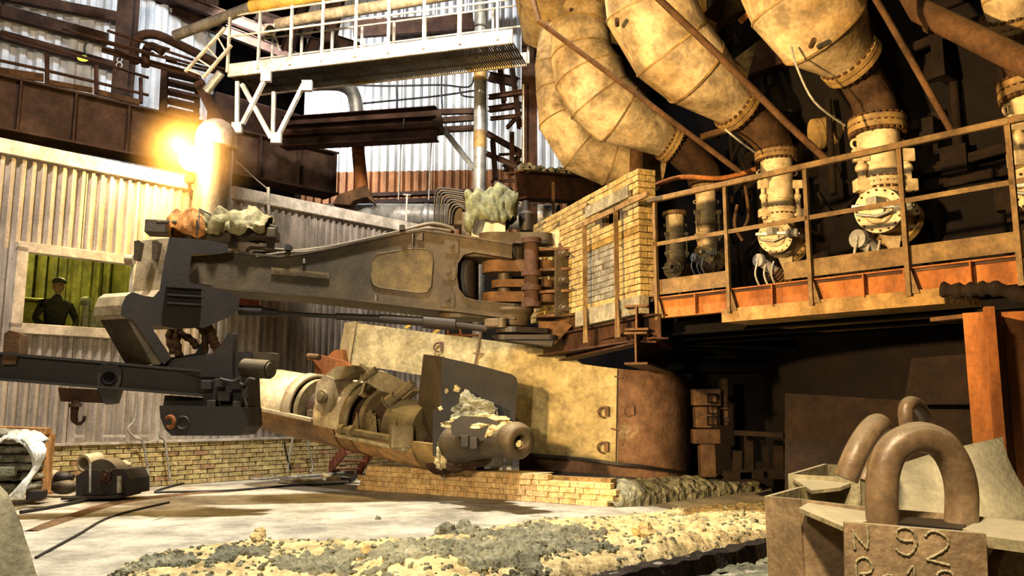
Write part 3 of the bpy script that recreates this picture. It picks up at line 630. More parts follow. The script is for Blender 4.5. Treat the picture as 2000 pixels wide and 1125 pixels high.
for a, b, lb in (((868, 255), (926, 330), 'slanting grey brace left of the vertical pipe'), ((968, 355), (1030, 400), 'slanting brace right of the vertical pipe under the gallery')):
    mb = MB(); mb.bar(at(a[0], a[1], 17.0), at(b[0], b[1], 16.6), .08, .1); solo(mb, 'brace', MT['galv'], lb, 'brace')
# elbow pipe
g = thing('elbow_pipe', 'grey and orange elbow pipe standing before the bright cladding', 'pipe', at(708, 380, 18))
mb = MB(); mb.tube(smooth_path([at(585, 166, 18.4), at(650, 164, 18.4), at(680, 172, 18.4), at(694, 195, 18.4), at(698, 240, 18.4)], 6), .16, 18); part(mb, 'upper_bend', MT['galv'], g)
mb = MB(); mb.tube([at(697, 240, 18.4), at(700, 300, 18.3), at(707, 374, 18.2)], .15, 18); part(mb, 'lower_leg', MT['rust_orange'], g)
mb = MB(); mb.prism([at(650, 398, 17.9), at(660, 380, 17.9), at(714, 362, 17.9), at(722, 372, 17.9), at(732, 398, 17.9), at(716, 384, 17.9), at(690, 392, 17.9), at(684, 400, 17.9)], V((0, .35, 0))); part(mb, 'foot', MT['rust'], g)
# vertical grey pipe
g = thing('vertical_pipe', 'tall grey vertical pipe with a brown band in front of the bright cladding', 'pipe', at(936, 470, 15.5))
mb = MB(); p = at(936, 470, 15.5); mb.cyl(V((p.x, p.y, 0)), V((p.x, p.y, 10.5)), .125, n=22); part(mb, 'shaft', MT['galv'], g)
for py in (160, 290):
    mb = MB(); q = at(936, py, 15.5); mb.cyl(V((p.x, p.y, q.z)), V((p.x, p.y, q.z + .35)), .129, n=22); part(mb, 'band', MT['cast_brown'], g)
# black cables over the cladding
for k, pts in enumerate((((690, 166), (760, 168), (860, 166), (915, 170), (925, 150)), ((700, 203), (760, 197), (850, 188), (926, 177)), ((774, 168), (775, 200), (774, 232)), ((863, 120), (862, 180), (864, 215)), ((897, 170), (902, 186), (926, 190)))):
    mb = MB(); mb.tube(smooth_path([at(x, y, 21.5) for x, y in pts], 4), .028, 6); solo(mb, 'black_cable', MT['blackrub'], 'thin black cable strung across the bright cladding', 'cable', 'cables on the bright cladding')
for px in (786, 845):
    mb = MB(); mb.tube([at(px + 3, 230, 17), at(px, 270, 17), at(px - 3, 285, 17), at(px - 8, 390, 17)], .014, 5); solo(mb, 'hanging_rope', MT['hose_grey'], 'thin pale rope hanging in front of the cross beams', 'rope', 'ropes at the cross beams')
# silver duct behind the cabin
g = thing('silver_duct', 'fat silver duct lying behind the cabin roof', 'duct', at(860, 440, 17))
mb = MB(); mb.tube([at(560, 425, 19.6), at(640, 420, 19.0), at(780, 421, 18.2), at(1090, 424, 17.2)], .27, 28, hard=True); part(mb, 'shell', MT['galv'], g)
for px in (830, 1020):
    mb = MB(); mb.cyl(at(px, 422, 17.9 if px < 900 else 17.4), at(px + 6, 422, 17.9 if px < 900 else 17.4), .285, n=28); part(mb, 'seam_band', MT['galv'], g)
mb = MB(); mb.bar(at(690, 383, 21), at(1000, 372, 20), .2, .1); mb.bar(at(700, 396, 21), at(1000, 388, 20), .2, .12); struct(mb, 'trim_6', MT['rust_dark'])
mb = MB(); mb.bar(at(1022, 165, 15), at(1022, 345, 15), .03, .03); solo(mb, 'pale_pole', MT['whitewash'], 'thin pale pole beside the dark column near the fat casings', 'pole')
mb = MB(); a = at(1034, 345, 15.4); mb.bar(V((a.x, a.y, 4.0)), V((a.x, a.y, 11)), .3, .2, V((0, 1, 0))); solo(mb, 'dark_column', MT['rust_dark'], 'dark purple-brown column left of the fat casings', 'column')
# gloomy clutter right of the vertical pipe
R4 = random.Random(11)
for k, (a, b, h) in enumerate((((955, 190), (1020, 180), .1), ((955, 214), (1018, 205), .12), ((958, 232), (1015, 226), .08), ((950, 260), (1020, 300), .14), ((962, 272), (968, 350), .1), ((975, 302), (1018, 300), .05), ((985, 330), (1015, 310), .14), ((955, 150), (1010, 160), .2), ((1000, 130), (1015, 250), .09), ((960, 355), (1010, 352), .06), ((990, 250), (1018, 220), .07), ((975, 120), (985, 200), .1), ((950, 300), (1010, 325), .12), ((1000, 260), (1000, 340), .1))):
    mb = MB(); mb.ibeam(at(a[0], a[1], 17 + .2 * (k % 4)), at(b[0], b[1], 16.6 + .2 * (k % 4)), h, h, .015, .015); solo(mb, 'gloomy_beam', MT['rust' if k % 4 == 2 else 'rust_dark'], 'brown steel member in the gloom right of the vertical grey pipe', 'beam', 'steelwork right of the vertical grey pipe')
g = thing('dusty_box_girder', 'dust-heaped box girder beneath the leftmost fat casing', 'girder', at(1070, 400, 14.6))
mb = MB(); mb.ibeam(at(1008, 362, 14.0), at(1160, 372, 16.0), .5, .4, .03, .03); part(mb, 'beam', MT['rust_dark'], g)
mb = MB()
for k in range(60): rock(mb, lerp(at(1012, 332, 14.0), at(1120, 338, 15.2), R4.random()) + V((0, R4.uniform(-.1, .3), R4.uniform(-.02, .1))), R4.uniform(.03, .08), k, 6, 4)
o = part(mb, 'dust_heap', MT['slag'], g); o['kind'] = 'stuff'
mb = MB(); mb.bar(at(1080, 356, 13.6), at(1086, 655, 13.6), .05, .05, V((0, 1, 0))); solo(mb, 'rusty_post', MT['rust'], 'slim rusty post standing behind the brick wall top', 'post')

# ================================================================= DOMED STACK and LAMP
g = thing('domed_stack', 'thick vertical steel stack with a white domed hood beside the glowing lamp', 'stack', at(410, 470, 13.2))
p = at(411, 440, 13.2); zc = at(411, 285, 13.2).z; r = .30
mb = MB(); mb.cyl(V((p.x, p.y, 3.0)), V((p.x, p.y, zc)), r, n=32); part(mb, 'shaft', MT['silver'], g)
mb = MB(); tp = V((p.x + .02, p.y, zc - .04)); mb.lathe(tp, V((0, 0, 1)), [(0, r + .03), (.22, r + .03), (.32, r * .98), (.42, r * .75), (.48, r * .4), (.5, 0)], 32, False); part(mb, 'dome_hood', MT['trimwhite'], g)
mb = MB(); mb.cyl(V((p.x, p.y, 4.3)), V((p.x, p.y, 4.34)), r + .015, n=32); part(mb, 'seam_band', MT['silver'], g)
g = thing('glowing_lamp', 'glaring yellow floodlamp on the cabin roof edge beside the domed stack', 'lamp', at(365, 370, 13.3))
lc = at(374, 312, 12.9)
mb = MB(); mb.sph(lc, .19, 24, 16); part(mb, 'globe', emat('sodium_glow', '#ffc65a', 60), g)
mb = MB(); mb.lathe(lc + V((0, .05, .12)), V((0, .15, 1)), [(0, .2), (.06, .17), (.1, .08), (.13, .03)], 20, False); part(mb, 'reflector', MT['galv'], g)
mb = MB(); mb.tube(smooth_path([lc + V((0, .05, -.14)), lc + V((-.05, .1, -.3)), lc + V((-.06, .18, -.5)), lc + V((0, .3, -.7))], 4), .028, 8); mb.box(lc + V((-.04, .1, -.3)), (.14, .12, .12)); mb.box(lc + V((.1, .1, -.42)), (.08, .08, .1)); part(mb, 'bracket', MT['rust'], g)
hz = bpy.data.materials.new('lamp_halo'); hz.use_nodes = True; nt_ = hz.node_tree; nt_.nodes.clear(); ou = nt_.nodes.new('ShaderNodeOutputMaterial'); vs_ = nt_.nodes.new('ShaderNodeVolumeScatter'); vs_.inputs['Color'].default_value = (1, .62, .26, 1);  vs_.inputs['Anisotropy'].default_value = 0.3; nt_.links.new(vs_.outputs[0], ou.inputs['Volume'])
tc_ = nt_.nodes.new('ShaderNodeTexCoord'); vl_ = nt_.nodes.new('ShaderNodeVectorMath'); vl_.operation = 'LENGTH'; mr_ = nt_.nodes.new('ShaderNodeMapRange'); mr_.inputs[1].default_value = 0.1; mr_.inputs[2].default_value = 1.15; mr_.inputs[3].default_value = 0.32; mr_.inputs[4].default_value = 0.0; mr_.interpolation_type = 'SMOOTHERSTEP'
nt_.links.new(tc_.outputs['Object'], vl_.inputs[0]); nt_.links.new(vl_.outputs['Value'], mr_.inputs[0]); nt_.links.new(mr_.outputs[0], vs_.inputs['Density'])
mb = MB(); mb.sph(lc + V((0, .05, .05)), 1.15, 24, 16); solo(mb, 'lamp_halo_haze', hz, 'thin orange haze added around the glaring lamp as its halo', 'haze', origin=lc + V((0, .05, .05)))['kind'] = 'stuff'  # scattering volume added to imitate the lamp's glare halo
light('sodium_lamp_light', 'POINT', lc + V((-.05, -.42, .12)), None, 480, (1.0, 0.62, 0.2), .12)
# twig-like conduit on the roof edge right of the stack
mb = MB(); mb.cyl(WL.hit(525, 440, -.1), WL.hit(524, 366, -.1), .03, n=8); mb.tube([WL.hit(524, 370, -.1), WL.hit(500, 350, -.1), WL.hit(462, 315, -.4)], .01, 5)
solo(mb, 'cable_mast', MT['whitewash'], 'little mast holding a cable on the cabin roof edge', 'mast')
mb = MB(); c = WL.hit(1110, 378); mb.cyl(WL.hit(793, 432, .1), WL.hit(795, 380, .1), .02, n=7); mb.cyl(WL.hit(788, 380, .1), WL.hit(801, 381, .1), .02, n=7); solo(mb, 'tee_post', MT['whitewash'], 'small T-shaped post on the right end of the cabin roof', 'post')
# ================================================================= PLATFORM AROUND THE FURNACE
RP = Plane((1.57, 9.3), (4.14, 6.6)); RN = -RP.n                      # RN points towards the camera side
LP = Plane((1.42, 9.4), (0.31, 12.36))                                 # left flank of the platform
zd = 2.50; zr = 3.60
def rp(px, z, off=0):                                                  # point on the rail plane above px at height z
    a = RP.hit(px, 500, off); return V((a.x, a.y, z))
def lp(px, z, off=0):
    a = LP.hit(px, 500, off); return V((a.x, a.y, z))
pR = rp(2090, 0); pC = rp(1272, 0); pL = lp(1040, 0)
g = thing('service_platform', 'steel platform with edge beam around the furnace on the right', 'platform', rp(1600, 2.3))
mb = MB(); q = [rp(1274, zd - .02), rp(2200, zd - .02), V((8, 9, zd - .02)), V((8, 16, zd - .02)), V((2.5, 16, zd - .02)), lp(1050, zd - .02, .05)]
mb.prism([p - V((0, 0, .04)) for p in q], V((0, 0, .04))); part(mb, 'deck', MT['rust_dark'], g)
mb = MB(); mb.ibeam(rp(1280, zd - .14, .02), rp(2180, zd - .14, .02), .24, .10, .014, .012); part(mb, 'edge_beam', MT['rust_orange'], g)
for px in (1357, 1423, 1507, 1586, 1685, 1765, 1895, 1990):
    mb = MB(); mb.bar(rp(px, zd - .25, -.03), rp(px, zd - .03, -.03), .012, .06, RP.n); part(mb, 'web_stiffener', MT['rust_orange'], g)
for a, b in ((1270, 1420), (1530, 2180)):
    mb = MB(); mb.bar(rp(a, zd + .09, -.02), rp(b, zd + .09, -.02), .012, .17); part(mb, 'toe_board', MT['railb'], g)
# concrete slab edge beneath
mb = MB(); q = [RP.hit(1405, 600, -.05), RP.hit(1840, 560, -.05)]; z0, z1 = 2.13, 2.27
P1 = rp(1405, z0, -.04); P2 = rp(1838, z0, -.04); mb.prism([P1, P2, P2 + RP.n * 2.0 + RP.u * .5, P1 + RP.n * 2.0 + RP.u * .2], V((0, 0, z1 - z0))); part(mb, 'slab', mat('stained_slab', '#7d6237', '#97784a', None, 2, .9, 0, .3, 25), g)
for k in range(3):
    mb = MB(); p = rp(1300 + 30 * k, 2.2, .5 + .7 * k); q = rp(2100, 2.2, .5 + .7 * k); mb.ibeam(p, q, .22, .14); part(mb, 'under_beam', MT['black'], g)
# handrail
g = thing('platform_handrail', 'brown angle-iron handrail along the front edge of the right platform', 'railing', rp(1600, zd))
for px in (1280, 1420, 1580, 1770, 1990):
    mb = MB(); mb.bar(rp(px, zd - .28, -.06), rp(px, zr, -.06), .045, .012, RP.n); mb.bar(rp(px, zd - .28, -.06) + RP.u * .02, rp(px, zr, -.06) + RP.u * .02, .01, .045, RP.n)
    mb.prism([rp(px, zd - .26, -.06) + RP.u * -.02, rp(px, zd - .26, -.06) + RP.u * .09, rp(px, zd - .05, -.06) + RP.u * .03], RP.n * .012); part(mb, 'post', MT['railb'], g)
mb = MB(); mb.bar(rp(1268, zr, -.06), rp(2180, zr, -.06), .055, .06); part(mb, 'top_rail', MT['railb'], g, bevel=.01)
mb = MB(); mb.bar(rp(1274, zr - .52, -.06), rp(2180, zr - .52, -.06), .012, .045); part(mb, 'mid_rail', MT['railb'], g)
g = thing('flank_handrail', 'brown handrail climbing along the flank of the brick wall', 'railing', lp(1200, zd))
mb = MB(); mb.bar(lp(1268, zr - .02, -.14), lp(1126, zr - .02, -.14), .03, .06); part(mb, 'top_rail', MT['railb'], g)
for px, z0 in ((1142, 2.15), (1204, 2.15)):
    mb = MB(); mb.bar(lp(px, z0, -.14), lp(px, zr, -.14), .06, .012, LP.u); mb.prism([lp(px, z0 - .1, -.14) - LP.u * .06, lp(px, z0 - .1, -.14) + LP.u * .06, lp(px, z0 + .35, -.14) + LP.u * .03, lp(px, z0 + .35, -.14) - LP.u * .03], -LP.n * .012)
    part(mb, 'post', MT['railb'], g)
# ---------------------------------------------------------------- free-standing brick wall
g = bpy.data.objects.new('wall_platform', None); COL.objects.link(g); g.location = lp(1160, zd); g['kind'] = 'structure'
s0 = 0.0; Lw = (V((.31, 12.36)) - V((1.42, 9.4))).length; la = math.atan2(LP.u.y, LP.u.x); zt_ = 4.02; nc = 20; hcz = (zt_ - zd) / nc
wl = lambda s, z, o=0: LP.pt(s, z, o)
RB = random.Random(4); fb = [brick_mesh(.238, hcz - .009, .12, MT['brick_tan'], 'brick', k) for k in (11, 12, 13)]; fh = [brick_mesh(.115, hcz - .009, .12, MT['brick_tan'], 'brick_half', 1)]; fg = [brick_mesh(.238, hcz - .009, .12, MT['brick_grey'], 'brick_grey', 2)]
oa, ob = LP.along(LP.hit(1207, 410)), LP.along(LP.hit(1177, 410)); oz0, oz1 = LP.hit(1190, 438).z, LP.hit(1190, 388).z
gp = (LP.along(LP.hit(1200, 500)), LP.along(LP.hit(1146, 560)), LP.hit(1150, 590).z, LP.hit(1180, 480).z)
n = 0
for c in range(nc):
    z = zd + hcz * (c + .5); s = -.0 + (.125 if c % 2 else 0)
    if c % 2: lay(g, fh[0], wl(.06, z, .06), la, RB, .001)
    while s < Lw and n < 285:
        mid = s + .125
        if not (oz0 < z < oz1 and oa - .12 < mid < ob + .12) and not (c in (16, 17) and oa - .3 < mid < ob + .5):
            grey = gp[0] - .05 < mid < gp[1] + .05 and gp[2] < z < gp[3]
            lay(g, RB.choice(fg if grey else fb), wl(mid, z, .06 + RB.uniform(-.004, .004)), la, RB, .002); n += 1
        s += .25
mb = MB(); mb.bar(wl(oa - .28, zd + hcz * 17, .05), wl(ob + .48, zd + hcz * 17, .05), .13, hcz * 1.9); part(mb, 'lintel', MT['kerbgrey'], g)
for c in range(nc):                                        # end face of the wall
    z = zd + hcz * (c + .5)
    if c % 2: lay(g, RB.choice(fb), wl(-.062, z, .125), la - PI / 2, RB, .002)
    else:
        for o_ in (.06, .185): lay(g, fh[0], wl(-.062, z, o_), la - PI / 2, RB, .002)
mb = MB(); mb.bar(wl(.05, (zd + zt_) / 2 - .01, .055), wl(oa - .03, (zd + zt_) / 2 - .01, .055), .10, zt_ - zd - .05); mb.bar(wl(ob + .03, (zd + zt_) / 2 - .01, .055), wl(Lw, (zd + zt_) / 2 - .01, .055), .10, zt_ - zd - .05)
mb.bar(wl(oa - .03, (zd + oz0) / 2, .055), wl(ob + .03, (zd + oz0) / 2, .055), .10, oz0 - zd); part(mb, 'mortar_bed', MT['mortar'], g)
mb = MB(); mb.bar(lp(1256, zd - .11, -.03), lp(1130, zd - .11, -.03), .12, .2); solo(mb, 'concrete_kerb', MT['kerbgrey'], 'grimy concrete kerb under the foot of the tall brick wall', 'kerb')
mb = MB(); p = lp(1262, 0, -.05); mb.ibeam(V((p.x, p.y, zd - .36)) + LP.n * .16, lp(1060, zd - .36, .12), .28, .2); solo(mb, 'flank_beam', MT['rust_dark'], 'rusty beam carrying the brick wall and its concrete kerb', 'beam')
# ---------------------------------------------------------------- I beam end under the platform corner
def stub(px0, px1, py0, py1, Y, lb, dr, ln=2.6):
    z0 = at(px0, py1, Y).z; z1 = at(px0, py0, Y).z; c = at((px0 + px1) / 2, 600, Y); wd = (px1 - px0) * pxm(Y); cz = (z0 + z1) / 2
    mb = MB(); mb.ibeam(V((c.x, c.y, cz)), V((c.x, c.y, cz)) + dr * ln, z1 - z0, wd, .025, .02); return solo(mb, 'beam_end', MT['rust'], lb, 'beam')
dv = V((.30, .95, 0)).normalized(); stub(1219, 1265, 595, 645, 9.1, 'orange-lit I-beam end directly under the brick corner', dv)
stub(1217, 1262, 648, 712, 9.0, 'lower I-beam end hanging under the platform corner', dv)
mb = MB(); mb.ibeam(at(1265, 655, 9.2), at(1055, 706, 13.5), .16, .2); solo(mb, 'long_beam', MT['rust_dark'], 'long dark beam running back under the kerb above the curved shield', 'beam')
for k, (y0, Y) in enumerate(((640, 10.5), (664, 11.3), (690, 12.2), (715, 13))):
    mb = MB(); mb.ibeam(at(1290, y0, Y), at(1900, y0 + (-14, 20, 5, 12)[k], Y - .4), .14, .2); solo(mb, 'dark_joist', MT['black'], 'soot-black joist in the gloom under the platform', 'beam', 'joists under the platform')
# ---------------------------------------------------------------- furnace shell and gloom
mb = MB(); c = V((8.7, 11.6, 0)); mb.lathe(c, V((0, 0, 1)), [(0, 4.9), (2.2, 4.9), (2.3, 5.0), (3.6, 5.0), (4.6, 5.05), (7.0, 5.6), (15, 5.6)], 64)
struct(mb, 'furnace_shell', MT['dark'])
mb = MB(); a = at(1270, 800, 14.2); b_ = at(1600, 800, 12.9); mb.bar(V((a.x, a.y, 1.2)), V((b_.x, b_.y, 1.2)), .3, 2.5); struct(mb, 'wall_dark_backdrop', MT['dark'])  # dark wall added to stand for the gloom under the platform
mb = MB(); RC = random.Random(31)
for k in range(150):
    th = math.radians(RC.uniform(150, 248)); z = RC.uniform(2.6, 7.4); rr = 5.0 + (0 if z < 4.6 else (z - 4.6) * .23) + RC.uniform(.02, .35)
    p = c + V((rr * math.cos(th), rr * math.sin(th), z)); tg = V((-math.sin(th), math.cos(th), 0)); q = RC.random()
    if q < .35: mb.bar(p, p + tg * RC.uniform(.4, 1.8) + V((0, 0, RC.uniform(-.15, .15))), .05, RC.uniform(.04, .14))
    elif q < .6: mb.cyl(p, p + V((0, 0, RC.uniform(.4, 1.2))), RC.uniform(.02, .06), n=8)
    elif q < .8: mb.box(p, (RC.uniform(.1, .4), RC.uniform(.1, .3), RC.uniform(.1, .45)), th)
    else: mb.tube(smooth_path([p, p + tg * .3 - V((0, 0, .35)), p + tg * .8 - V((0, 0, .2)), p + tg * 1.1 - V((0, 0, .6))], 4), .02, 6)
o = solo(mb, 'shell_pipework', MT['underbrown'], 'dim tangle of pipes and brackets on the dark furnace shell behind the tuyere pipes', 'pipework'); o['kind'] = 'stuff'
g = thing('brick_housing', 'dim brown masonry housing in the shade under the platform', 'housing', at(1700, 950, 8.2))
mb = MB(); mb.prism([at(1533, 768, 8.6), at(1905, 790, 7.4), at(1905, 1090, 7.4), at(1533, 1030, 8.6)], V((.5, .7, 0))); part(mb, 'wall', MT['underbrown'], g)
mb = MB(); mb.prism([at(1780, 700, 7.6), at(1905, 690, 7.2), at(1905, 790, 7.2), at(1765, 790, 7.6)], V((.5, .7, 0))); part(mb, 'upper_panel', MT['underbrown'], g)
# orange column on the right
g = thing('orange_column', 'orange-lit rusty plate column at the right edge under the platform', 'column', at(1950, 1000, 5.6))
zz = lambda y, Y: at(1000, y, Y).z
def plate(px0, px1, py, Y0, Y1, th=.03, z0=-.0, m='rust_orange'):
    a = at(px0, 800, Y0); b = at(px1, 800, Y1); z1 = at(px0, py, Y0).z; mb = MB(); mb.bar(V((a.x, a.y, (z0 + z1) / 2)), V((b.x, b.y, (z0 + z1) / 2)), th, z1 - z0); return mb
part(plate(1896, 1940, 612, 5.9, 5.8), 'flange', MT['rust_orange'], g)
part(plate(1938, 1957, 600, 5.62, 5.6, .08), 'flange', MT['rust_orange'], g)
part(plate(1957, 1975, 610, 5.7, 6.1, .03), 'web', MT['rust'], g)
part(plate(1972, 2100, 610, 6.0, 5.8), 'side_plate', MT['rust_orange'], g)
mb = MB(); mb.bar(at(1828, 625, 6.2), at(1900, 617, 5.9), .12, .03); part(mb, 'bracket', MT['rust'], g)
mb = MB(); mb.tube(smooth_path([at(1838, 565, 6.4), at(1880, 568, 6.3), at(1915, 565, 6.2), at(1955, 566, 6.1), at(2030, 590, 6.0)], 6), [.055 + .012 * math.sin(i * 1.6) for i in range(25)], 14)
solo(mb, 'wrapped_hose', MT['underbrown'], 'brown cloth-wrapped hose hanging below the platform at the right edge', 'hose')
# faint equipment in the shade
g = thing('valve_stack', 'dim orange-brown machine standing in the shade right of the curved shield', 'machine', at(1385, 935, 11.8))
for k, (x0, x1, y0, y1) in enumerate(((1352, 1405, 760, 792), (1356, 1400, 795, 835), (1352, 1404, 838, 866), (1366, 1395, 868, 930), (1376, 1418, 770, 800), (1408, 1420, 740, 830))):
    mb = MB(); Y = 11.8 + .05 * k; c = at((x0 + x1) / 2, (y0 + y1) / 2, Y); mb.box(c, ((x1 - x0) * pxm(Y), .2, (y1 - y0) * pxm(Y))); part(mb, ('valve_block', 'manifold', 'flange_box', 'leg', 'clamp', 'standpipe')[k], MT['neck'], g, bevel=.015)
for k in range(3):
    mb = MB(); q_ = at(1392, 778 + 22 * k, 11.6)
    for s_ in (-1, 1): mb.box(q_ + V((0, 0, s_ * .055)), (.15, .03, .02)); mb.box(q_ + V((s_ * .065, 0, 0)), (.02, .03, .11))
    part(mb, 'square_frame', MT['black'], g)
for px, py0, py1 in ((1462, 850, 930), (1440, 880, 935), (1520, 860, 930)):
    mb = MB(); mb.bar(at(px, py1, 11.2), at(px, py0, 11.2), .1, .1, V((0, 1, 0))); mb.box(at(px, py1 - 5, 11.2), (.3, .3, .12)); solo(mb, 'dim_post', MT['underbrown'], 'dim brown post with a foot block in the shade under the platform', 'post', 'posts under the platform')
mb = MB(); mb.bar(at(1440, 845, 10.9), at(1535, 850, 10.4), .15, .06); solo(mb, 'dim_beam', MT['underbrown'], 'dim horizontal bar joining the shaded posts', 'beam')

# ================================================================= BUSTLE PIPE AND TUYERE STOCKS
def gored(mb, pts):                                          # (px, py, Y, r px) joined conical gores with a raised seam
    P = [at(x, y, Y) for x, y, Y, r in pts]; R = [r * pxm(Y) for x, y, Y, r in pts]
    mb.tube(P, R, 40, hard=True); return P, R
def seam_rings(P, R, parent, m, k0=1, k1=-1):
    for i in range(k0, len(P) + k1):
        d = (P[i + 1] - P[i - 1]).normalized(); mb = MB(); mb.lathe(P[i] - d * .012, d, [(0, R[i]), (0, R[i] * 1.012 + .003), (.024, R[i] * 1.012 + .003), (.024, R[i])], 40); part(mb, 'weld_seam', m, parent)
def flange(c, ax, r, th, parent, m, bolts=20, rin=0.0):
    ax = V(ax).normalized(); mb = MB(); mb.cyl(c - ax * th / 2, c - ax * th * .08, r, n=40); mb.cyl(c + ax * th * .08, c + ax * th / 2, r, n=40); mb.cyl(c - ax * th * .1, c + ax * th * .1, r * .96, n=32)
    o = part(mb, 'flange', m, parent, bevel=.003)
    bm_ = MB(); bm_.cyl(-ax * th * .75, ax * th * .75, th * .2, n=6); p0 = None; d, sd, u = frame(ax)
    for k in range(bolts):
        q = c + (sd * math.cos(2 * PI * k / bolts) + u * math.sin(2 * PI * k / bolts)) * r * .9
        if p0 is None:
            p0 = part(bm_, 'bolt', MT['rust'], o, origin=(0, 0, 0)); p0.location = q - wloc(o)
        else:
            b = p0.copy(); COL.objects.link(b); b.parent = o; b.location = q - wloc(o)
    return o
g = thing('bustle_pipe', 'huge brown ring main curving down at the top of the picture', 'pipe', at(1090, 150, 14.5))
mb = MB(); gored(mb, [(1240, -260, 13.2, 150), (1130, -110, 13.6, 135), (1098, 20, 14.2, 100), (1082, 90, 14.6, 66)]); part(mb, 'shell', MT['cast_brown'], g)
mb = MB(); gored(mb, [(1120, -60, 14.0, 120), (1240, 0, 14.8, 95), (1400, 30, 15.5, 80)]); part(mb, 'branch', MT['cast_brown'], g)
FAT = [
 ('leftmost pale scorched casing whose elbow dips behind the brick wall', [(1092, 60, 13.9, 40), (1076, 130, 13.9, 33), (1082, 178, 13.8, 37), (1094, 232, 13.8, 47), (1136, 290, 13.8, 54), (1190, 315, 13.9, 50), (1290, 338, 14.0, 36)]),
 ('second fat scorched casing, bending above the brick wall with a bolted rim', [(1142, 20, 11.6, 52), (1134, 60, 11.6, 61), (1136, 110, 11.5, 64), (1150, 145, 11.5, 72), (1170, 190, 11.5, 70), (1206, 222, 11.6, 66), (1309, 280, 11.8, 31)]),
 ('third and largest fat casing in the middle, with bright creamy flank', [(1262, -120, 9.0, 100), (1270, 20, 9.1, 92), (1312, 95, 9.2, 88), (1358, 140, 9.3, 78), (1440, 211, 9.6, 42)]),
 ('fourth fat casing at the upper right, tapering to a wide bolted rim', [(1520, -130, 7.9, 120), (1568, 0, 7.9, 110), (1608, 60, 8.0, 96), (1661, 118, 8.2, 50)]),
 ('rightmost casing cut by the top right corner', [(1965, -120, 7.2, 70), (1972, 0, 7.2, 50), (1978, 38, 7.3, 46)]),
]
CAS = []
for k, (lb, pts) in enumerate(FAT):
    g = thing('fat_casing', lb, 'casing', at(pts[-1][0], pts[-1][1], pts[-1][2]))
    mb = MB(); P, R = gored(mb, pts); part(mb, 'shell', MT['cast'] if k != 1 else MT['cast'], g); seam_rings(P, R, g, MT['cast_brown'])
    d = (P[-1] - P[-2]).normalized()
    if k: flange(P[-1], d, R[-1] + .07, .11, g, MT['cast_brown'], 24)
    CAS.append((P, R, d, g))
    spots = {1: ((1115, 18), (1155, 80), (1118, 133)), 2: ((1205, 38),), 3: ((1590, 78),)}.get(k, ())
    for sx, sy in spots:
        mb = MB(); best = None
        pp = at(sx, sy, pts[1][2] - .9 * R[2]); mb.cyl(pp, pp + V((0.02, .14, 0)), .026, n=12); part(mb, 'stud', MT['neck'], g, label='dark plugged hole')
NECK = [None,
 [(1309, 280, 11.8, 30), (1335, 298, 11.9, 32), (1362, 322, 12.1, 34), (1376, 345, 12.2, 34), (1378, 364, 12.2, 33)],
 [(1440, 211, 9.6, 38), (1470, 235, 9.7, 38), (1498, 262, 9.8, 37), (1511, 285, 9.9, 36), (1514, 300, 9.9, 36)],
 [(1661, 118, 8.2, 44), (1682, 155, 8.3, 41), (1702, 190, 8.4, 41), (1711, 220, 8.4, 43), (1713, 242, 8.4, 46)],
 [(1978, 38, 7.3, 40), (1990, 90, 7.5, 40), (2010, 140, 7.6, 44), (2016, 172, 7.6, 48)]]
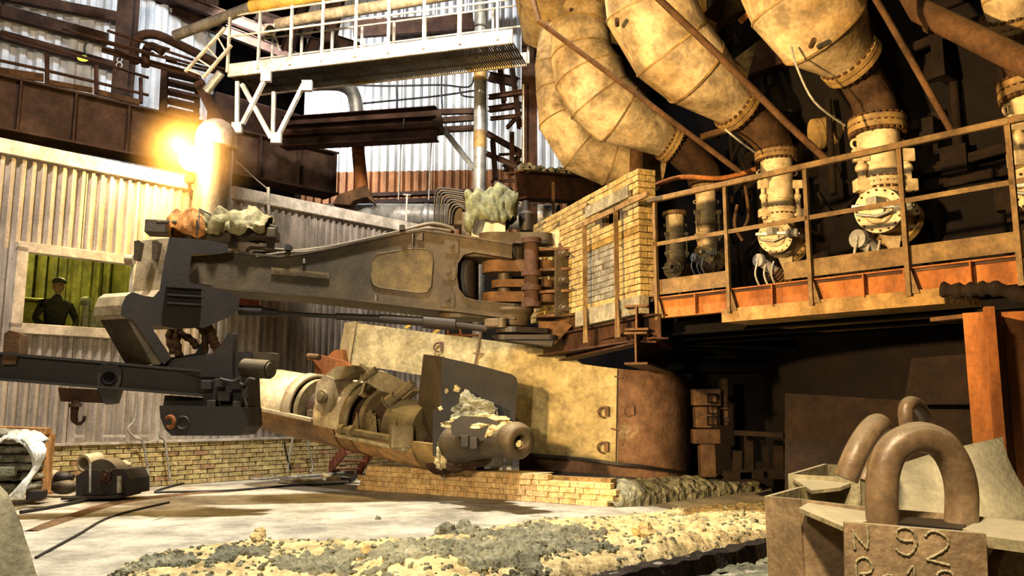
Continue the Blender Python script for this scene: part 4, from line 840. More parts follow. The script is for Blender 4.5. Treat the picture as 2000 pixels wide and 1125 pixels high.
# stock: centre px, top flange py, cylinder half px, then lower positions
STK = [
 (1318, 418, 14.2, 18, 'farthest tuyere pipe, half hidden beside the brick corner'),
 (1378, 368, 12.2, 20, 'second tuyere pipe, standing just right of the brick corner'),
 (1516, 306, 9.9, 31, 'third tuyere pipe with a glowing cream left flank in the middle of the platform'),
 (1713, 248, 8.4, 41, 'fourth and largest tuyere pipe with wide bolted flange and white-topped cover'),
 (2016, 176, 7.6, 46, 'rightmost tuyere pipe cut by the right edge of the picture')]
KL = (1.37, 1.5, 1.17, .94, 1.0)
for k, (cx, fy, Y, r, lb) in enumerate(STK):
    q = r / 41.0; ql = q * KL[k]; base = at(cx, fy, Y); m1 = pxm(Y)
    g = thing('tuyere_pipe', lb, 'pipe', base + V((0, 0, -240 * q * m1)))
    Z = V((0, 0, 1)); up = lambda py: base + V((0, 0, (fy - py) * m1 * 1.0))
    dn = lambda d: base + V((0, 0, -d * ql * m1)); R = r * m1
    if NECK[k]:
        mb = MB(); pts = NECK[k]; sp = smooth_path([at(x, y, Yy) for x, y, Yy, rr in pts], 3)
        rr = [lerp(pts[min(i // 3, len(pts) - 1)][3], pts[min(i // 3 + 1, len(pts) - 1)][3], (i % 3) / 3) * pxm(Y) for i in range(len(sp))]
        mb.tube(sp, rr, 32); part(mb, 'neck', MT['neck'], g, label='scorched brown bent neck')
    flange(dn(0), Z, R * 1.36, .13 * q, g, MT['cast_brown'], 26)
    mb = MB(); mb.lathe(dn(4), -Z, [(0, R * 1.02), (60 * ql * m1, R * .98), (60 * ql * m1, R * .92), (62 * ql * m1, R * .92), (62 * ql * m1, R * .94), (92 * ql * m1, R * .93), (92 * ql * m1, R * .99), (100 * ql * m1, R * .99), (100 * ql * m1, R * .9), (122 * ql * m1, R * .93)], 40)
    part(mb, 'body_tube', MT['cream'], g)
    flange(dn(130), Z, R * 1.13, .09 * q, g, MT['cream'], 22)
    # tee body with inclined covers
    ax = V((-.55, -.80, -.18)).normalized(); hub = dn(185)
    mb = MB(); mb.lathe(dn(134), -Z, [(0, R * 1.02), (22 * ql * m1, R * 1.0), (60 * ql * m1, R * .95), (92 * ql * m1, R * .72), (100 * ql * m1, R * .3), (101 * ql * m1, 0)], 36, False); part(mb, 'tee_body', MT['cream'], g)
    mb = MB(); mb.lathe(hub, ax, [(0, R * .92), (R * .6, R * .98), (R * .95, R * .96)], 32, False); part(mb, 'front_branch', MT['cream'], g)
    cc = hub + ax * R * 1.0
    cv = flange(cc, ax, R * 1.08, .06 * q, g, MT['cream'], 16)
    mb = MB(); mb.lathe(cc + ax * .03 * q, ax, [(0, R * .7), (.03 * q, R * .62), (.05 * q, R * .35), (.09 * q, R * .3), (.09 * q, 0)], 24); part(mb, 'peep_cover', MT['cream'], g)
    d, sd, u = frame(ax)
    mb = MB(); mb.bar(cc + ax * .1 * q - sd * R * 1.1 + u * R * .1, cc + ax * .1 * q + sd * R * 1.1 + u * .25 * R, .06 * q, .05 * q); mb.tube([cc + ax * .12 * q - sd * R * .6 - u * .1 * R, cc + ax * .15 * q - u * .3 * R, cc + ax * .12 * q + sd * R * .9 - u * .1 * R], .018 * q, 6)
    mb.box(cc + ax * .12 * q + u * R * .3, (.16 * q, .12 * q, .12 * q), .5); part(mb, 'locking_bar', MT['galv'], g, bevel=.004)
    mb = MB(); s_ = -1
    for t in (.9, 1.15, 1.4): mb.cyl(cc + ax * .1 * q + sd * s_ * R * t + u * .05, cc + ax * .1 * q + sd * s_ * R * t - u * .02 + ax * .05, .035 * q, n=8)
    mb.cyl(cc + ax * .1 * q + sd * s_ * R * .8, cc + ax * .1 * q + sd * s_ * R * 1.6, .018 * q, n=8); part(mb, 'catch', MT['galv'], g)
    # rear branch into the furnace
    bx = V((.78, .55, -.35)).normalized()
    mb = MB(); mb.lathe(hub, bx, [(0, R * .9), (R * 1.3, R * .95), (R * 1.3, R * .95)], 32, False); part(mb, 'rear_branch', MT['cream'], g)
    flange(hub + bx * R * 1.35, bx, R * 1.25, .08 * q, g, MT['cast_brown'], 20)
    mb = MB(); mb.tube([hub + bx * R * 1.4, hub + bx * R * 3.6], [R * .85, R * .5], 24); part(mb, 'blowpipe', MT['neck'], g)
    mb = MB(); mb.prism([dn(215) + V((-.12 * q, 0, .05)), dn(215) + V((.22 * q, 0, .05)), dn(290) + V((.12 * q, .0, 0))], V((.02, .08, 0))); part(mb, 'gusset_leg', MT['cream'], g)
    # lifting ears and turnbuckle ties
    for s_ in (-1, 1):
        mb = MB(); mb.torus(dn(38) + V((s_ * R * 1.1, 0, 0)), V((0, 1, 0)), .05 * q, .015 * q, 16, 6); part(mb, 'lifting_ear', MT['cream'], g)
        o_ = V((s_ * R * 1.18, -.08 * q, 0)); o_ = V((s_ * R * 1.1, -R * .45, 0))
        mb = MB(); mb.box(dn(70) + o_, (.16 * q, .09 * q, .14 * q)); mb.cyl(dn(76) + o_, dn(100) + o_, .035 * q, n=10); mb.sph(dn(98) + o_, .065 * q, 12, 8); mb.bar(dn(100) + o_, dn(150) + o_, .06 * q, .09 * q, V((0, 1, 0))); mb.box(dn(136) + o_, (.17 * q, .12 * q, .13 * q)); part(mb, 'tie_link', MT['cream'], g, bevel=.01)
# valves with wheel and spring below the stocks
for cx, cy, Y, q, lb in ((1492, 512, 8.9, .8, 'silvery valve head with coil spring below the third tuyere pipe'), (1690, 472, 7.75, 1.0, 'short pipe stub with round valve below the fourth tuyere pipe'), (1362, 505, 11.4, .65, 'small valve cluster at the foot of the second tuyere pipe')):
    g = thing('valve_assembly', lb, 'valve', at(cx, cy + 40, Y)); c = at(cx, cy, Y)
    mb = MB(); mb.cyl(c + V((-.1, -.05, .02)) * q, c + V((-.05, -.02, .02)) * q, .09 * q, n=20); mb.cyl(c + V((-.12, -.06, .02)) * q, c + V((-.1, -.05, .02)) * q, .03 * q, n=10); part(mb, 'wheel', MT['galv'], g)
    mb = MB(); mb.cyl(c + V((0, 0, -.02)) * q, c + V((.28, .05, -.22)) * q, .07 * q, n=18); part(mb, 'barrel', MT['galv'], g)
    mb = MB(); a = c + V((.12, .02, -.12)) * q; b = c + V((.36, .05, -.30)) * q; sp = [lerp(a, b, i / 60) + V((math.cos(i * .7) * .09 * q * .6, 0, math.cos(i * .7) * .09 * q * .8)) + V((0, math.sin(i * .7) * .09 * q, 0)) for i in range(61)]; mb.tube(sp, .014 * q, 5); part(mb, 'coil_spring', MT['rust'], g)
    for t in (-.1, .02, .12):
        mb = MB(); mb.tube(smooth_path([c + V((t, -.05, 0)) * q, c + V((t - .05, -.08, -.2)) * q, c + V((t + .05, -.05, -.42)) * q], 4), .014 * q, 6); part(mb, 'lead', MT['hose_grey'], g)
mb = MB(); mb.cyl(V((at(1323, 538, 9.6).x, 9.6, zd + .025)) + V((0, 0, 0)), V((at(1350, 545, 10.0).x, 10.0, zd + .025)), .045, n=16); solo(mb, 'dark_tube', MT['blackrub'], 'short dark tube lying on the platform beside the brick corner', 'tube')
# ---------------------------------------------------------------- tie rods across the casings
for pts, Y0, Y1, r, lb in ((((1040, -5), (1053, 42), (1235, 178), (1445, 336)), 9.4, 9.2, .033, 'long brown tie rod crossing the second casing diagonally'),
        (((1268, -20), (1400, 105), (1540, 244), (1612, 310)), 7.9, 8.0, .036, 'long brown tie rod crossing the third casing diagonally'),
        (((1700, -20), (1725, 22), (1790, 135), (1862, 262)), 6.7, 7.0, .03, 'brown tie rod between the fourth and rightmost casings')):
    mb = MB(); mb.tube([at(x, y, lerp(Y0, Y1, i / 3)) for i, (x, y) in enumerate(pts)], r, 12, hard=True); solo(mb, 'tie_rod', MT['rust'], lb, 'rod')
mb = MB(); mb.tube(smooth_path([at(1272, 365, 9.9), at(1330, 346, 9.9), at(1410, 348, 9.7), at(1478, 330, 9.4)], 4), .03, 10); solo(mb, 'bent_rail_tube', MT['rust_orange'], 'thin orange tube bending behind the handrail near the brick corner', 'tube')
mb = MB(); mb.tube([at(1770, -30, 7.3), at(1800, 22, 7.2), at(2060, 150, 6.4)], .115, 26, hard=True); mb.cyl(at(1822, 38, 7.15), at(1832, 43, 7.12), .125, n=26); solo(mb, 'thick_pipe', MT['rust'], 'thick red-brown pipe sloping down to the right edge', 'pipe')
mb = MB(); mb.tube([at(1600, 262, 9.8), at(1662, 246, 9.8)], .19, 24); mb.cyl(at(1600, 262, 9.8), at(1590, 264, 9.8), .2, n=24); solo(mb, 'stub_duct', MT['cast_brown'], 'orange-lit stub duct seen between the third and fourth tuyere pipes', 'duct')
mb = MB(); mb.tube([at(1700, 262, 10.2), at(1830, 190, 9.6), at(1960, 140, 9.0)], .3, 26); solo(mb, 'shadowed_main', MT['rust_dark'], 'big dim pipe running behind the fourth tuyere pipe', 'pipe')
mb = MB(); mb.tube(smooth_path([at(1545, 90, 7.7), at(1556, 130, 7.7), at(1590, 198, 7.7), at(1650, 245, 7.9)], 5), .012, 6); solo(mb, 'hanging_wire', MT['hose_grey'], 'thin pale wire dangling from the fourth casing', 'wire')
mb = MB(); mb.tube(smooth_path([at(1416, 252, 9.4), at(1440, 272, 9.4), at(1475, 298, 9.6)], 5), .014, 6); solo(mb, 'hanging_wire', MT['hose_grey'], 'short wire dangling from the rim of the third casing', 'wire')
# dark brackets between the casings
for k, (poly, Y, m, lb) in enumerate((
   (((1430, 118), (1478, 82), (1462, 145)), 9.9, 'cast_brown', 'small orange triangular bracket plate between the third and fourth casings'),
   (((1478, 82), (1500, 62), (1560, 90), (1560, 112), (1462, 145)), 9.9, 'rust_dark', 'dark folded bracket beside the orange triangle'),
   (((1370, 30), (1400, 0), (1450, -10), (1470, 10), (1400, 45)), 10.5, 'rust', 'rusty plate behind the top of the third casing'))):
    mb = MB(); mb.prism([at(x, y, Y) for x, y in poly], V((.05, .25, 0))); solo(mb, 'bracket_plate', MT[m], lb, 'bracket')
mb = MB(); mb.bar(at(1446, 42, 9.7), at(1478, 12, 9.7), .05, .07); mb.bar(at(1478, 12, 9.7), at(1500, -10, 9.7), .05, .07); solo(mb, 'angle_strip', MT['rust_orange'], 'orange angle strip above the dark bracket', 'strip')
mb = MB(); mb.bar(at(1370, 268, 11), at(1470, 238, 10.4), .06, .08); solo(mb, 'angle_strip', MT['rust'], 'faint rusty strip left of the neck of the third tuyere pipe', 'strip')
for k, (a, b, Y, r) in enumerate((((1540, 205), (1640, 168), 10.4, .03), ((1540, 220), (1640, 190), 10.4, .045), ((1530, 235), (1650, 200), 10.5, .03), ((1545, 250), (1640, 225), 10.5, .02), ((1640, 165), (1760, 125), 10.2, .03), ((1760, 190), (1880, 130), 9.3, .02), ((1750, 285), (1890, 262), 9.4, .03), ((1780, 300), (1900, 280), 9.4, .025), ((1900, 300), (1960, 280), 9.0, .03), ((1400, 60), (1440, 20), 10.8, .04), ((1420, 80), (1480, 40), 11, .03))):
    mb = MB(); mb.tube([at(a[0], a[1], Y), at(b[0], b[1], Y - .2)], r, 8); solo(mb, 'service_pipe', MT['rust'], 'thin rusty service pipe in the dark behind the tuyere pipes', 'pipe', 'service pipes in the dark')
for k, pts in enumerate((((1830, 270), (1838, 340), (1836, 400)), ((1868, 235), (1872, 285), (1878, 330), (1900, 350)), ((1880, 345), (1895, 322), (1925, 318), (1955, 305)), ((1790, 262), (1820, 250), (1832, 270), (1838, 330)), ((1865, 200), (1868, 260)), ((1640, 330), (1646, 400), (1655, 440), (1650, 480)), ((1600, 380), (1625, 365), (1640, 340)), ((1590, 425), (1640, 440), (1665, 455)), ((1590, 470), (1620, 475), (1650, 500)), ((1800, 420), (1850, 400), (1875, 430), (1868, 460), (1830, 470)), ((1800, 440), (1840, 450), (1870, 480)), ((1878, 380), (1895, 420), (1905, 470)), ((1905, 300), (1900, 200), (1930, 190), (1960, 185)), ((1440, 400), (1435, 440), (1450, 470)), ((1455, 360), (1462, 420), (1450, 450)), ((1560, 440), (1600, 460), (1640, 500)), ((1905, 210), (1915, 170), (1945, 165)))):
    mb = MB(); mb.tube(smooth_path([at(x, y, 8.9 if x > 1700 else 10.2) for x, y in pts], 6), .022, 7); solo(mb, 'drooping_cable', MT['rust'], 'brown drooping cable in the shadow behind the handrail', 'cable', 'cables behind the handrail')
mb = MB(); mb.cyl(at(1236, 610, 13), at(1245, 290, 13), .12, n=16); solo(mb, 'short_stack', MT['rust'], 'short rusty vertical pipe rising above the brick wall', 'pipe')

# ================================================================= LIFTING FRAME WITH SHACKLES
g = thing('runner_cover', 'worn steel runner cover in the right foreground with pale flanges and welded number plate', 'runner cover', at(1700, 1125, 3.1) + V((0, 0, -.4)))
def wall(mb, pts, dz, th):                                  # vertical plate through top-edge points (px,py,Y) hanging down by dz
    P = [at(*p) for p in pts]
    for i in range(len(P) - 1):
        a, b = P[i], P[i + 1]; d = (b - a); n = V((-d.y, d.x, 0)).normalized() * th / 2
        mb.hexa([a - n - V((0, 0, dz)), a + n - V((0, 0, dz)), b + n - V((0, 0, dz)), b - n - V((0, 0, dz)), a - n, a + n, b + n, b - n])
mb = MB(); wall(mb, [(1498, 969, 3.35), (1566, 975, 3.18), (1698, 991, 3.1), (1845, 1003, 3.05), (2120, 1028, 2.95)], .75, .022); part(mb, 'front_wall', MT['lift'], g)
mb = MB(); wall(mb, [(1498, 969, 3.35), (1560, 952, 3.7), (1676, 931, 4.0)], .7, .02); part(mb, 'inner_wall', MT['lift_in'], g)
# curved rear wall
mb = MB(); rows = []
tp = [(1700, 926, 4.05), (1757, 909, 4.0), (1812, 891, 4.0), (1883, 873, 4.0), (1957, 856, 4.0)]
for k in range(9):
    t = k / 8; row = []
    for x, y, Y in tp:
        x2 = x + 75 * t ** 1.7 * (x - 1700) / 257 + 10 * t; row.append(at(x2, y + (150 + (x - 1700) * .02) * t, Y - .25 * t))
    rows.append(row)
mb.sheet(rows); part(mb, 'rear_wall', MT['lift_in'], g, solid=.025)
mb = MB(); wall(mb, [(1543, 926, 3.9), (1680, 934, 3.75)], .5, .02); wall(mb, [(1543, 926, 3.9), (1612, 906, 4.3), (1690, 912, 4.4)], .5, .02); part(mb, 'rear_box', MT['lift_in'], g)
mb = MB(); mb.prism([at(1548, 934, 3.88), at(1676, 938, 3.8), at(1640, 952, 3.7), at(1585, 958, 3.65)], V((0, 0, -.015))); part(mb, 'rear_ledge', MT['lift_in'], g)
mb = MB(); mb.prism([at(1560, 992, 3.12), at(1578, 982, 3.16), at(1702, 1000, 3.08), at(1702, 1016, 2.93), at(1646, 1028, 2.86)], V((0, 0, -.016))); part(mb, 'left_ledge', MT['lift_in'], g)
mb = MB(); mb.prism([at(1880, 1033, 2.78), at(1925, 1010, 3.02), at(2110, 1030, 2.9), at(2110, 1072, 2.55), at(1928, 1048, 2.72)], V((0, 0, -.035))); part(mb, 'right_ledge', MT['lift_in'], g)
mb = MB(); mb.prism([at(1700, 1015, 2.92), at(1702, 1003, 3.05), at(1890, 1018, 2.97), at(1882, 1034, 2.78)], V((0, 0, -.02))); part(mb, 'shackle_seat', MT['soot'], g)
NP = plane_px(1649, 2.80, 1928, 2.68); mb = MB()
c0, c1, c2, c3 = NP.hit(1649, 1020), NP.hit(1926, 1043), NP.hit(1934, 1230), NP.hit(1652, 1230); mb.prism([c0, c1, c2, c3], NP.n * .035)
plate_o = part(mb, 'number_plate', MT['lift'], g, bevel=.004)
mb = MB(); mb.torus(at(2010, 1130, 2.95), V((0, 1, 0)), .13, .02, 24, 8); part(mb, 'side_ring', MT['rust'], g)
def weld(strokes, name):
    mb = MB()
    for st in strokes:
        P = smooth_path([NP.hit(1440 + x * .28, 810 + y * .28, -.003) for x, y in st], 5); r_ = [.0042 + .0012 * math.sin(i * 2.1) for i in range(len(P))]; mb.tube(P, r_, 7)
    part(mb, name, MT['lift_in'], plate_o)
weld([[(820, 940), (812, 880), (803, 805)], [(803, 805), (840, 860), (870, 895), (905, 935)], [(905, 935), (912, 870), (905, 775)]], 'letter')
weld([[(1225, 880), (1160, 880), (1115, 850), (1118, 805), (1170, 790), (1225, 815), (1250, 880), (1235, 940), (1190, 980), (1130, 960), (1108, 935)]], 'letter')
weld([[(1310, 850), (1345, 815), (1400, 820), (1465, 865), (1465, 920), (1420, 960), (1320, 1010)], [(1320, 1010), (1400, 1030), (1478, 1050)]], 'letter')
weld([[(835, 1150), (828, 1040), (850, 1005), (900, 1000), (940, 1050), (925, 1100), (850, 1110)], [(870, 1110), (935, 1170)]], 'letter')
weld([[(1185, 1110), (1230, 1060), (1236, 1200)], [(1015, 1130), (1060, 1118), (1100, 1140)]], 'letter')
weld([[(1400, 1140), (1395, 1110), (1430, 1090), (1480, 1095), (1505, 1120), (1500, 1150)]], 'letter')
def shackle(pts, r, lb):
    mb = MB(); P = smooth_path([at(*p) for p in pts], 6); mb.tube(P, r, 18); rr = random.Random(3)
    solo(mb, 'lifting_eye', MT['shackle'], lb, 'lifting eye')
shackle([(1726, 1035, 2.92), (1722, 985, 2.92), (1726, 920, 2.92), (1746, 876, 2.92), (1790, 854, 2.92), (1835, 866, 2.93), (1864, 905, 2.94), (1878, 960, 2.94), (1876, 1045, 2.94)], .054, 'big thick steel lifting eye standing upright behind the number plate')
shackle([(1652, 935, 3.45), (1672, 885, 3.45), (1698, 843, 3.5), (1716, 830, 3.58), (1718, 850, 3.72), (1700, 900, 3.8), (1690, 940, 3.8)], .049, 'lifting eye seen nearly edge-on left of the big upright one')
shackle([(1774, 850, 4.2), (1768, 805, 4.2), (1776, 788, 4.22), (1792, 792, 4.3), (1808, 815, 4.4), (1822, 850, 4.45)], .036, 'farther small lifting eye peeping up behind the big upright one')
# ================================================================= BIG SWING ARM
AP = plane_px(350, 10.2, 1000, 11.0); ah = lambda x, y, o=0.0: AP.hit(x, y, o)
def poly_on(pl, pts, off=0.0): return [pl.hit(x, y, off) for x, y in pts]
g = thing('swing_arm', 'massive olive steel arm reaching across the hall from hinge to drill head', 'machine arm', ah(650, 600))
TOP = [(352, 506), (362, 490), (420, 491), (480, 497), (545, 503), (600, 496), (650, 486), (700, 474), (770, 459), (826, 452), (862, 457), (930, 467), (1000, 479)]
BOT = [(350, 552), (420, 560), (470, 566), (540, 571), (600, 575), (680, 584), (760, 593), (830, 601), (900, 608), (960, 616), (1003, 622)]
CUT = [(1003, 596), (930, 588), (908, 582), (896, 566), (892, 540), (894, 514), (905, 497), (925, 492), (1000, 504)]
mb = MB(); mb.prism(poly_on(AP, TOP + CUT[::-1] + BOT[::-1]), AP.n * .05); part(mb, 'side_plate', MT['olive'], g)
mb = MB(); mb.prism(poly_on(AP, TOP + CUT[::-1] + BOT[::-1], .6), AP.n * .05); part(mb, 'side_plate', MT['olive'], g)
def flange_strip(pts, w0, w1, th, dz=0.0):
    P = [ah(x, y) for x, y in pts]; rows = []
    mb = MB()
    for a, b in zip(P, P[1:]):
        q = [a + AP.n * w0, b + AP.n * w0, b + AP.n * w1, a + AP.n * w1]; q = [p + V((0, 0, dz)) for p in q]
        mb.hexa(q + [p + V((0, 0, th)) for p in q])
    return mb
part(flange_strip(TOP, -.04, .69, .028, -.005), 'top_flange', MT['olive'], g)
part(flange_strip(BOT, -.09, .74, .03, -.025), 'bottom_flange', MT['olive'], g)
part(flange_strip(CUT, -.03, .64, .02, -.01), 'inner_flange', MT['olive'], g)
mb = MB(); P = ah(352, 520, .32); z0, z1 = ah(352, 552).z, ah(352, 491).z; mb.cyl(V((P.x, P.y, z0)), V((P.x, P.y, z1)), .33, n=32); part(mb, 'rounded_end', MT['olive'], g)
def rrect(x0, y0, x1, y1, r, sk=0.0, n=5):
    out = []
    for cx, cy, a0 in ((x1 - r, y0 + r, -90), (x1 - r, y1 - r, 0), (x0 + r, y1 - r, 90), (x0 + r, y0 + r, 180)):
        for i in range(n + 1):
            a = math.radians(a0 + 90 * i / n); out.append((cx + r * math.cos(a), cy + r * math.sin(a) + sk * (cx - x0)))
    return out
pn = [(738, 496), (800, 486), (832, 486), (843, 494), (846, 510), (842, 560), (834, 570), (818, 572), (742, 562), (728, 556), (723, 540), (726, 508)]
mb = MB(); mb.prism(poly_on(AP, pn, -.014), AP.n * .014); part(mb, 'inspection_panel', MT['panel'], g, label='brass-tinted rounded inspection panel')
mb = MB(); P = poly_on(AP, pn + pn[:1], -.012); mb.tube(P, .008, 6); part(mb, 'panel_rim', MT['olive'], g)
for x, y in ((882, 480), (876, 531), (874, 584)):
    mb = MB(); mb.prism(poly_on(AP, rrect(x - 14, y - 15, x + 14, y + 15, 6, .06), -.02), AP.n * .02); o = part(mb, 'bolt_pad', MT['olive'], g, bevel=.004)
    mb = MB(); c = ah(x, y, -.02); mb.cyl(c, c - AP.n * .02, .035, n=14); mb.cyl(c - AP.n * .02, c - AP.n * .045, .018, n=6); part(mb, 'bolt', MT['olive'], o)
mb = MB(); mb.prism(poly_on(AP, [(530, 522), (643, 533), (643, 545), (530, 535)], -.025), AP.n * .03); npl = part(mb, 'name_plate', MT['panel'], g, bevel=.004)
mb = MB(); R5 = random.Random(2)
for i in range(19):
    x = 536 + i * 5.5; y = 529 + i * .55; mb.bar(ah(x, y - 2.5, -.03), ah(x + R5.uniform(-1, 3), y + 3.2, -.03), .01, .012, AP.u)
    mb.bar(ah(x + 3, y - 2.5, -.03), ah(x + 3, y + 3, -.03), .01, .01, AP.u)
part(mb, 'raised_letters', MT['olive'], npl)
for x, y in ((594, 508), (734, 581)):
    mb = MB(); mb.cyl(ah(x, y - 4), ah(x, y + 8, -.03), .025, n=10); part(mb, 'stub', MT['olive'], g)
mb = MB(); mb.tube([ah(806, 480, -.03), ah(806, 458, -.03), ah(812, 455, .1)], .012, 6); mb.bar(ah(820, 455, .0), ah(820, 470, 0), .08, .06); part(mb, 'clip', MT['olive'], g)
# pipes running along the top
for k, pts in enumerate((((482, 492, .1), (492, 484, .1), (545, 488, .1), (600, 489, .1), (690, 473, .1), (790, 450, .1), (838, 438, .1), (868, 442, .1), (888, 450, .1)), ((500, 502, -.02), (556, 494, 0), (620, 490, 0), (740, 466, .0), (830, 447, .0), (880, 452, 0)), ((494, 494, .25), (560, 492, .25), (700, 474, .25), (800, 446, .25), (845, 436, .25), (886, 446, .25)))):
    mb = MB(); mb.tube(smooth_path([ah(x, y, o) for x, y, o in pts], 3), .022, 10); part(mb, 'hydraulic_pipe', MT['olive'], g)
for x, y in ((566, 486), (786, 448)):
    mb = MB(); mb.box(ah(x, y + 2, .1), (.07, .4, .07), .1); part(mb, 'pipe_clamp', MT['soot'], g)
# fork lugs
def capsule(mb, A, B, ra, rb, z0, z1, n=14):
    A = V((A.x, A.y, 0)); B = V((B.x, B.y, 0)); d = (B - A).normalized(); s = V((-d.y, d.x, 0)); P = []
    for i in range(n + 1): a = PI / 2 + PI * i / n; P.append(A + (d * math.cos(a) + s * math.sin(a)) * ra)
    for i in range(n + 1): a = -PI / 2 + PI * i / n; P.append(B + (d * math.cos(a) + s * math.sin(a)) * rb)
    mb.prism([p + V((0, 0, z0)) for p in P], V((0, 0, z1 - z0)))
zy = lambda y, Y=11.2: at(1000, y, Y).z
J = at(985, 540, 11.38); K = at(1092, 540, 11.5); B0 = at(900, 540, 11.2)
mb = MB(); capsule(mb, B0, J, .29, .29, zy(507), zy(482)); part(mb, 'fork_lug', MT['olive'], g, bevel=.015)
mb = MB(); capsule(mb, B0, J, .31, .30, zy(624), zy(594)); part(mb, 'fork_lug', MT['olive'], g, bevel=.015)
mb = MB(); mb.cyl(V((J.x, J.y, zy(626))), V((J.x, J.y, zy(470))), .09, n=20); part(mb, 'hinge_pin', MT['olive'], g)
mb = MB(); mb.lathe(ah(905, 540, .33), V((0, 0, 1)), [(-.42, .05), (-.3, .16), (.2, .16), (.3, .05)], 20); part(mb, 'inner_barrel', MT['soot'], g)
mb = MB(); mb.prism(poly_on(AP, [(893, 500), (935, 508), (935, 590), (896, 575)], .58), AP.n * .03); part(mb, 'back_plate', MT['olive'], g)
# tie rod below
mb = MB(); pts = [(466, 606, .07), (512, 608, .07), (513, 608, .05), (542, 612, .05), (543, 612, .03), (655, 618, .03), (656, 618, .045), (740, 622, .05), (741, 622, .06), (825, 628, .06), (826, 628, .085), (888, 634, .085), (889, 634, .05), (950, 642, .05)]
mb.tube([at(x, y, lerp(10.35, 10.9, (x - 466) / 480)) for x, y, r in pts], [r for *_, r in pts], 16, hard=True); part(mb, 'tie_rod', MT['soot'], g)
mb = MB(); mb.box(at(965, 632, 11.0), (.26, .3, .12)); mb.cyl(at(980, 640, 10.9), at(980, 622, 10.9), .07, n=14); part(mb, 'tie_clevis', MT['olive'], g, bevel=.02)
# ---------------------------------------------------------------- hinge console on the platform side
g = thing('hinge_console', 'rusty hinge console with stacked link plates and bolted bracket between arm and brick wall', 'hinge', at(1095, 670, 11.4))
for y0, y1, ra, rb, a in ((475, 453, .20, .14, 962), (531, 508, .24, .2, 975), (560, 545, .18, .15, 985), (590, 570, .24, .2, 975)):
    mb = MB(); A_ = at(a, 540, 11.38); capsule(mb, A_, at(1060, 540, 11.35), ra, rb, zy(y0), zy(y1)); part(mb, 'link_plate', MT['rust' if y0 > 500 else 'olive'], g, bevel=.008)
mb = MB(); q = at(1038, 540, 11.05); mb.cyl(V((q.x, q.y, zy(600))), V((q.x, q.y, zy(470))), .10, n=20)
for y in (475, 538, 566, 598): mb.cyl(V((q.x, q.y, zy(y + 5))), V((q.x, q.y, zy(y - 5))), .14, n=20)
part(mb, 'link_shaft', MT['rust_dark'], g)
mb = MB(); mb.lathe(V((at(1000, 600, 11.2).x, 11.2, zy(640))), V((0, 0, 1)), [(0, .15), (.02, .22), (.16, .26), (.22, .30), (.26, .30), (.26, 0)], 24); part(mb, 'lower_boss', MT['olive'], g)
mb = MB(); capsule(mb, at(1000, 650, 11.1), at(1060, 650, 11.2), .22, .1, zy(652), zy(642)); capsule(mb, at(985, 650, 11.2), at(1070, 650, 11.2), .14, .12, zy(664), zy(655)); part(mb, 'lower_link', MT['soot'], g)
HP = plane_px(1086, 11.0, 1134, 11.2)
mb = MB(); mb.prism(poly_on(HP, [(1086, 488), (1113, 484), (1113, 620), (1086, 618)]), HP.n * .04); br = part(mb, 'clamp_plate', MT['olive'], g, bevel=.004)
for y in (497, 550, 604):
    mb = MB(); c = HP.hit(1098, y); mb.cyl(c, c - HP.n * .03, .068, n=8); mb.cyl(c - HP.n * .03, c - HP.n * .11, .042, n=14); part(mb, 'bolt', MT['olive'], br, bevel=.004)
mb = MB(); mb.prism(poly_on(HP, [(1112, 468), (1134, 462), (1134, 642), (1112, 628)], .03), HP.n * .35); part(mb, 'side_cheek', MT['rust'], g, bevel=.004)
for y in (490, 529, 571, 617):
    mb = MB(); mb.bar(at(1048, y + 4, 11.3), at(1128, y, 11.3), .5, .035); part(mb, 'rib_shelf', MT['rust'], g)
mb = MB(); mb.prism([at(x, y, 11.4) for x, y in ((1066, 478), (1072, 458), (1088, 449), (1108, 450), (1124, 466), (1134, 490), (1086, 492))], V((0, .14, 0))); part(mb, 'top_gusset', MT['olive_light'], g, bevel=.01)
mb = MB(); mb.prism([at(x, y, 11.25) for x, y in ((1052, 628), (1128, 626), (1112, 642), (1084, 672), (1054, 672))], V((0, .35, 0))); part(mb, 'corbel', MT['rust'], g, bevel=.01)
mb = MB(); mb.prism([at(x, y, 11.2) for x, y in ((1040, 655), (1082, 660), (1078, 676), (980, 664), (960, 655))], V((0, .3, 0))); part(mb, 'foot_bracket', MT['soot'], g, bevel=.01)
# ---------------------------------------------------------------- tarpaulins and hose bundles
def cloth(mb, cx, cy, Y, wx, wy, dp, seed, n=40, m=22, drop=()):
    rows = []
    for j in range(m + 1):
        ph = PI * (j / m) * 1.25 - PI * .12; row = []
        for i in range(n + 1):
            u_ = i / n; x = lerp(-wx / 2, wx / 2, u_); e = math.sin(PI * min(1, max(0, u_))) ** .25 if 0 < u_ < 1 else .35
            y = -math.cos(ph) * dp * e; z = (math.sin(ph) - .3) * wy * .68 * (.72 + .28 * e + .16 * math.sin(u_ * 9 + seed))
            for (d0, d1, dd) in drop:
                if d0 < u_ < d1 and j < m * .35: z -= dd * (1 - j / (m * .35)) * math.sin(PI * (u_ - d0) / (d1 - d0))
            p = at(cx, cy, Y) + V((x, y, z)); q = p * 3.2 + V((seed, 0, 0))
            p += V((noise.noise(q), noise.noise(q + V((9, 0, 0))), noise.noise(q + V((0, 9, 0))))) * .09; f = abs(noise.noise(V((p.x * 5.5 + p.z * 2, seed + p.z * 3, p.y * 4)))) * .16 + abs(noise.noise(V((p.x * 11, seed + p.z * 13, p.y * 9)))) * .07
            row.append(p + V((0, -f, f * .6)))
        rows.append(row)
    mb.sheet(rows)
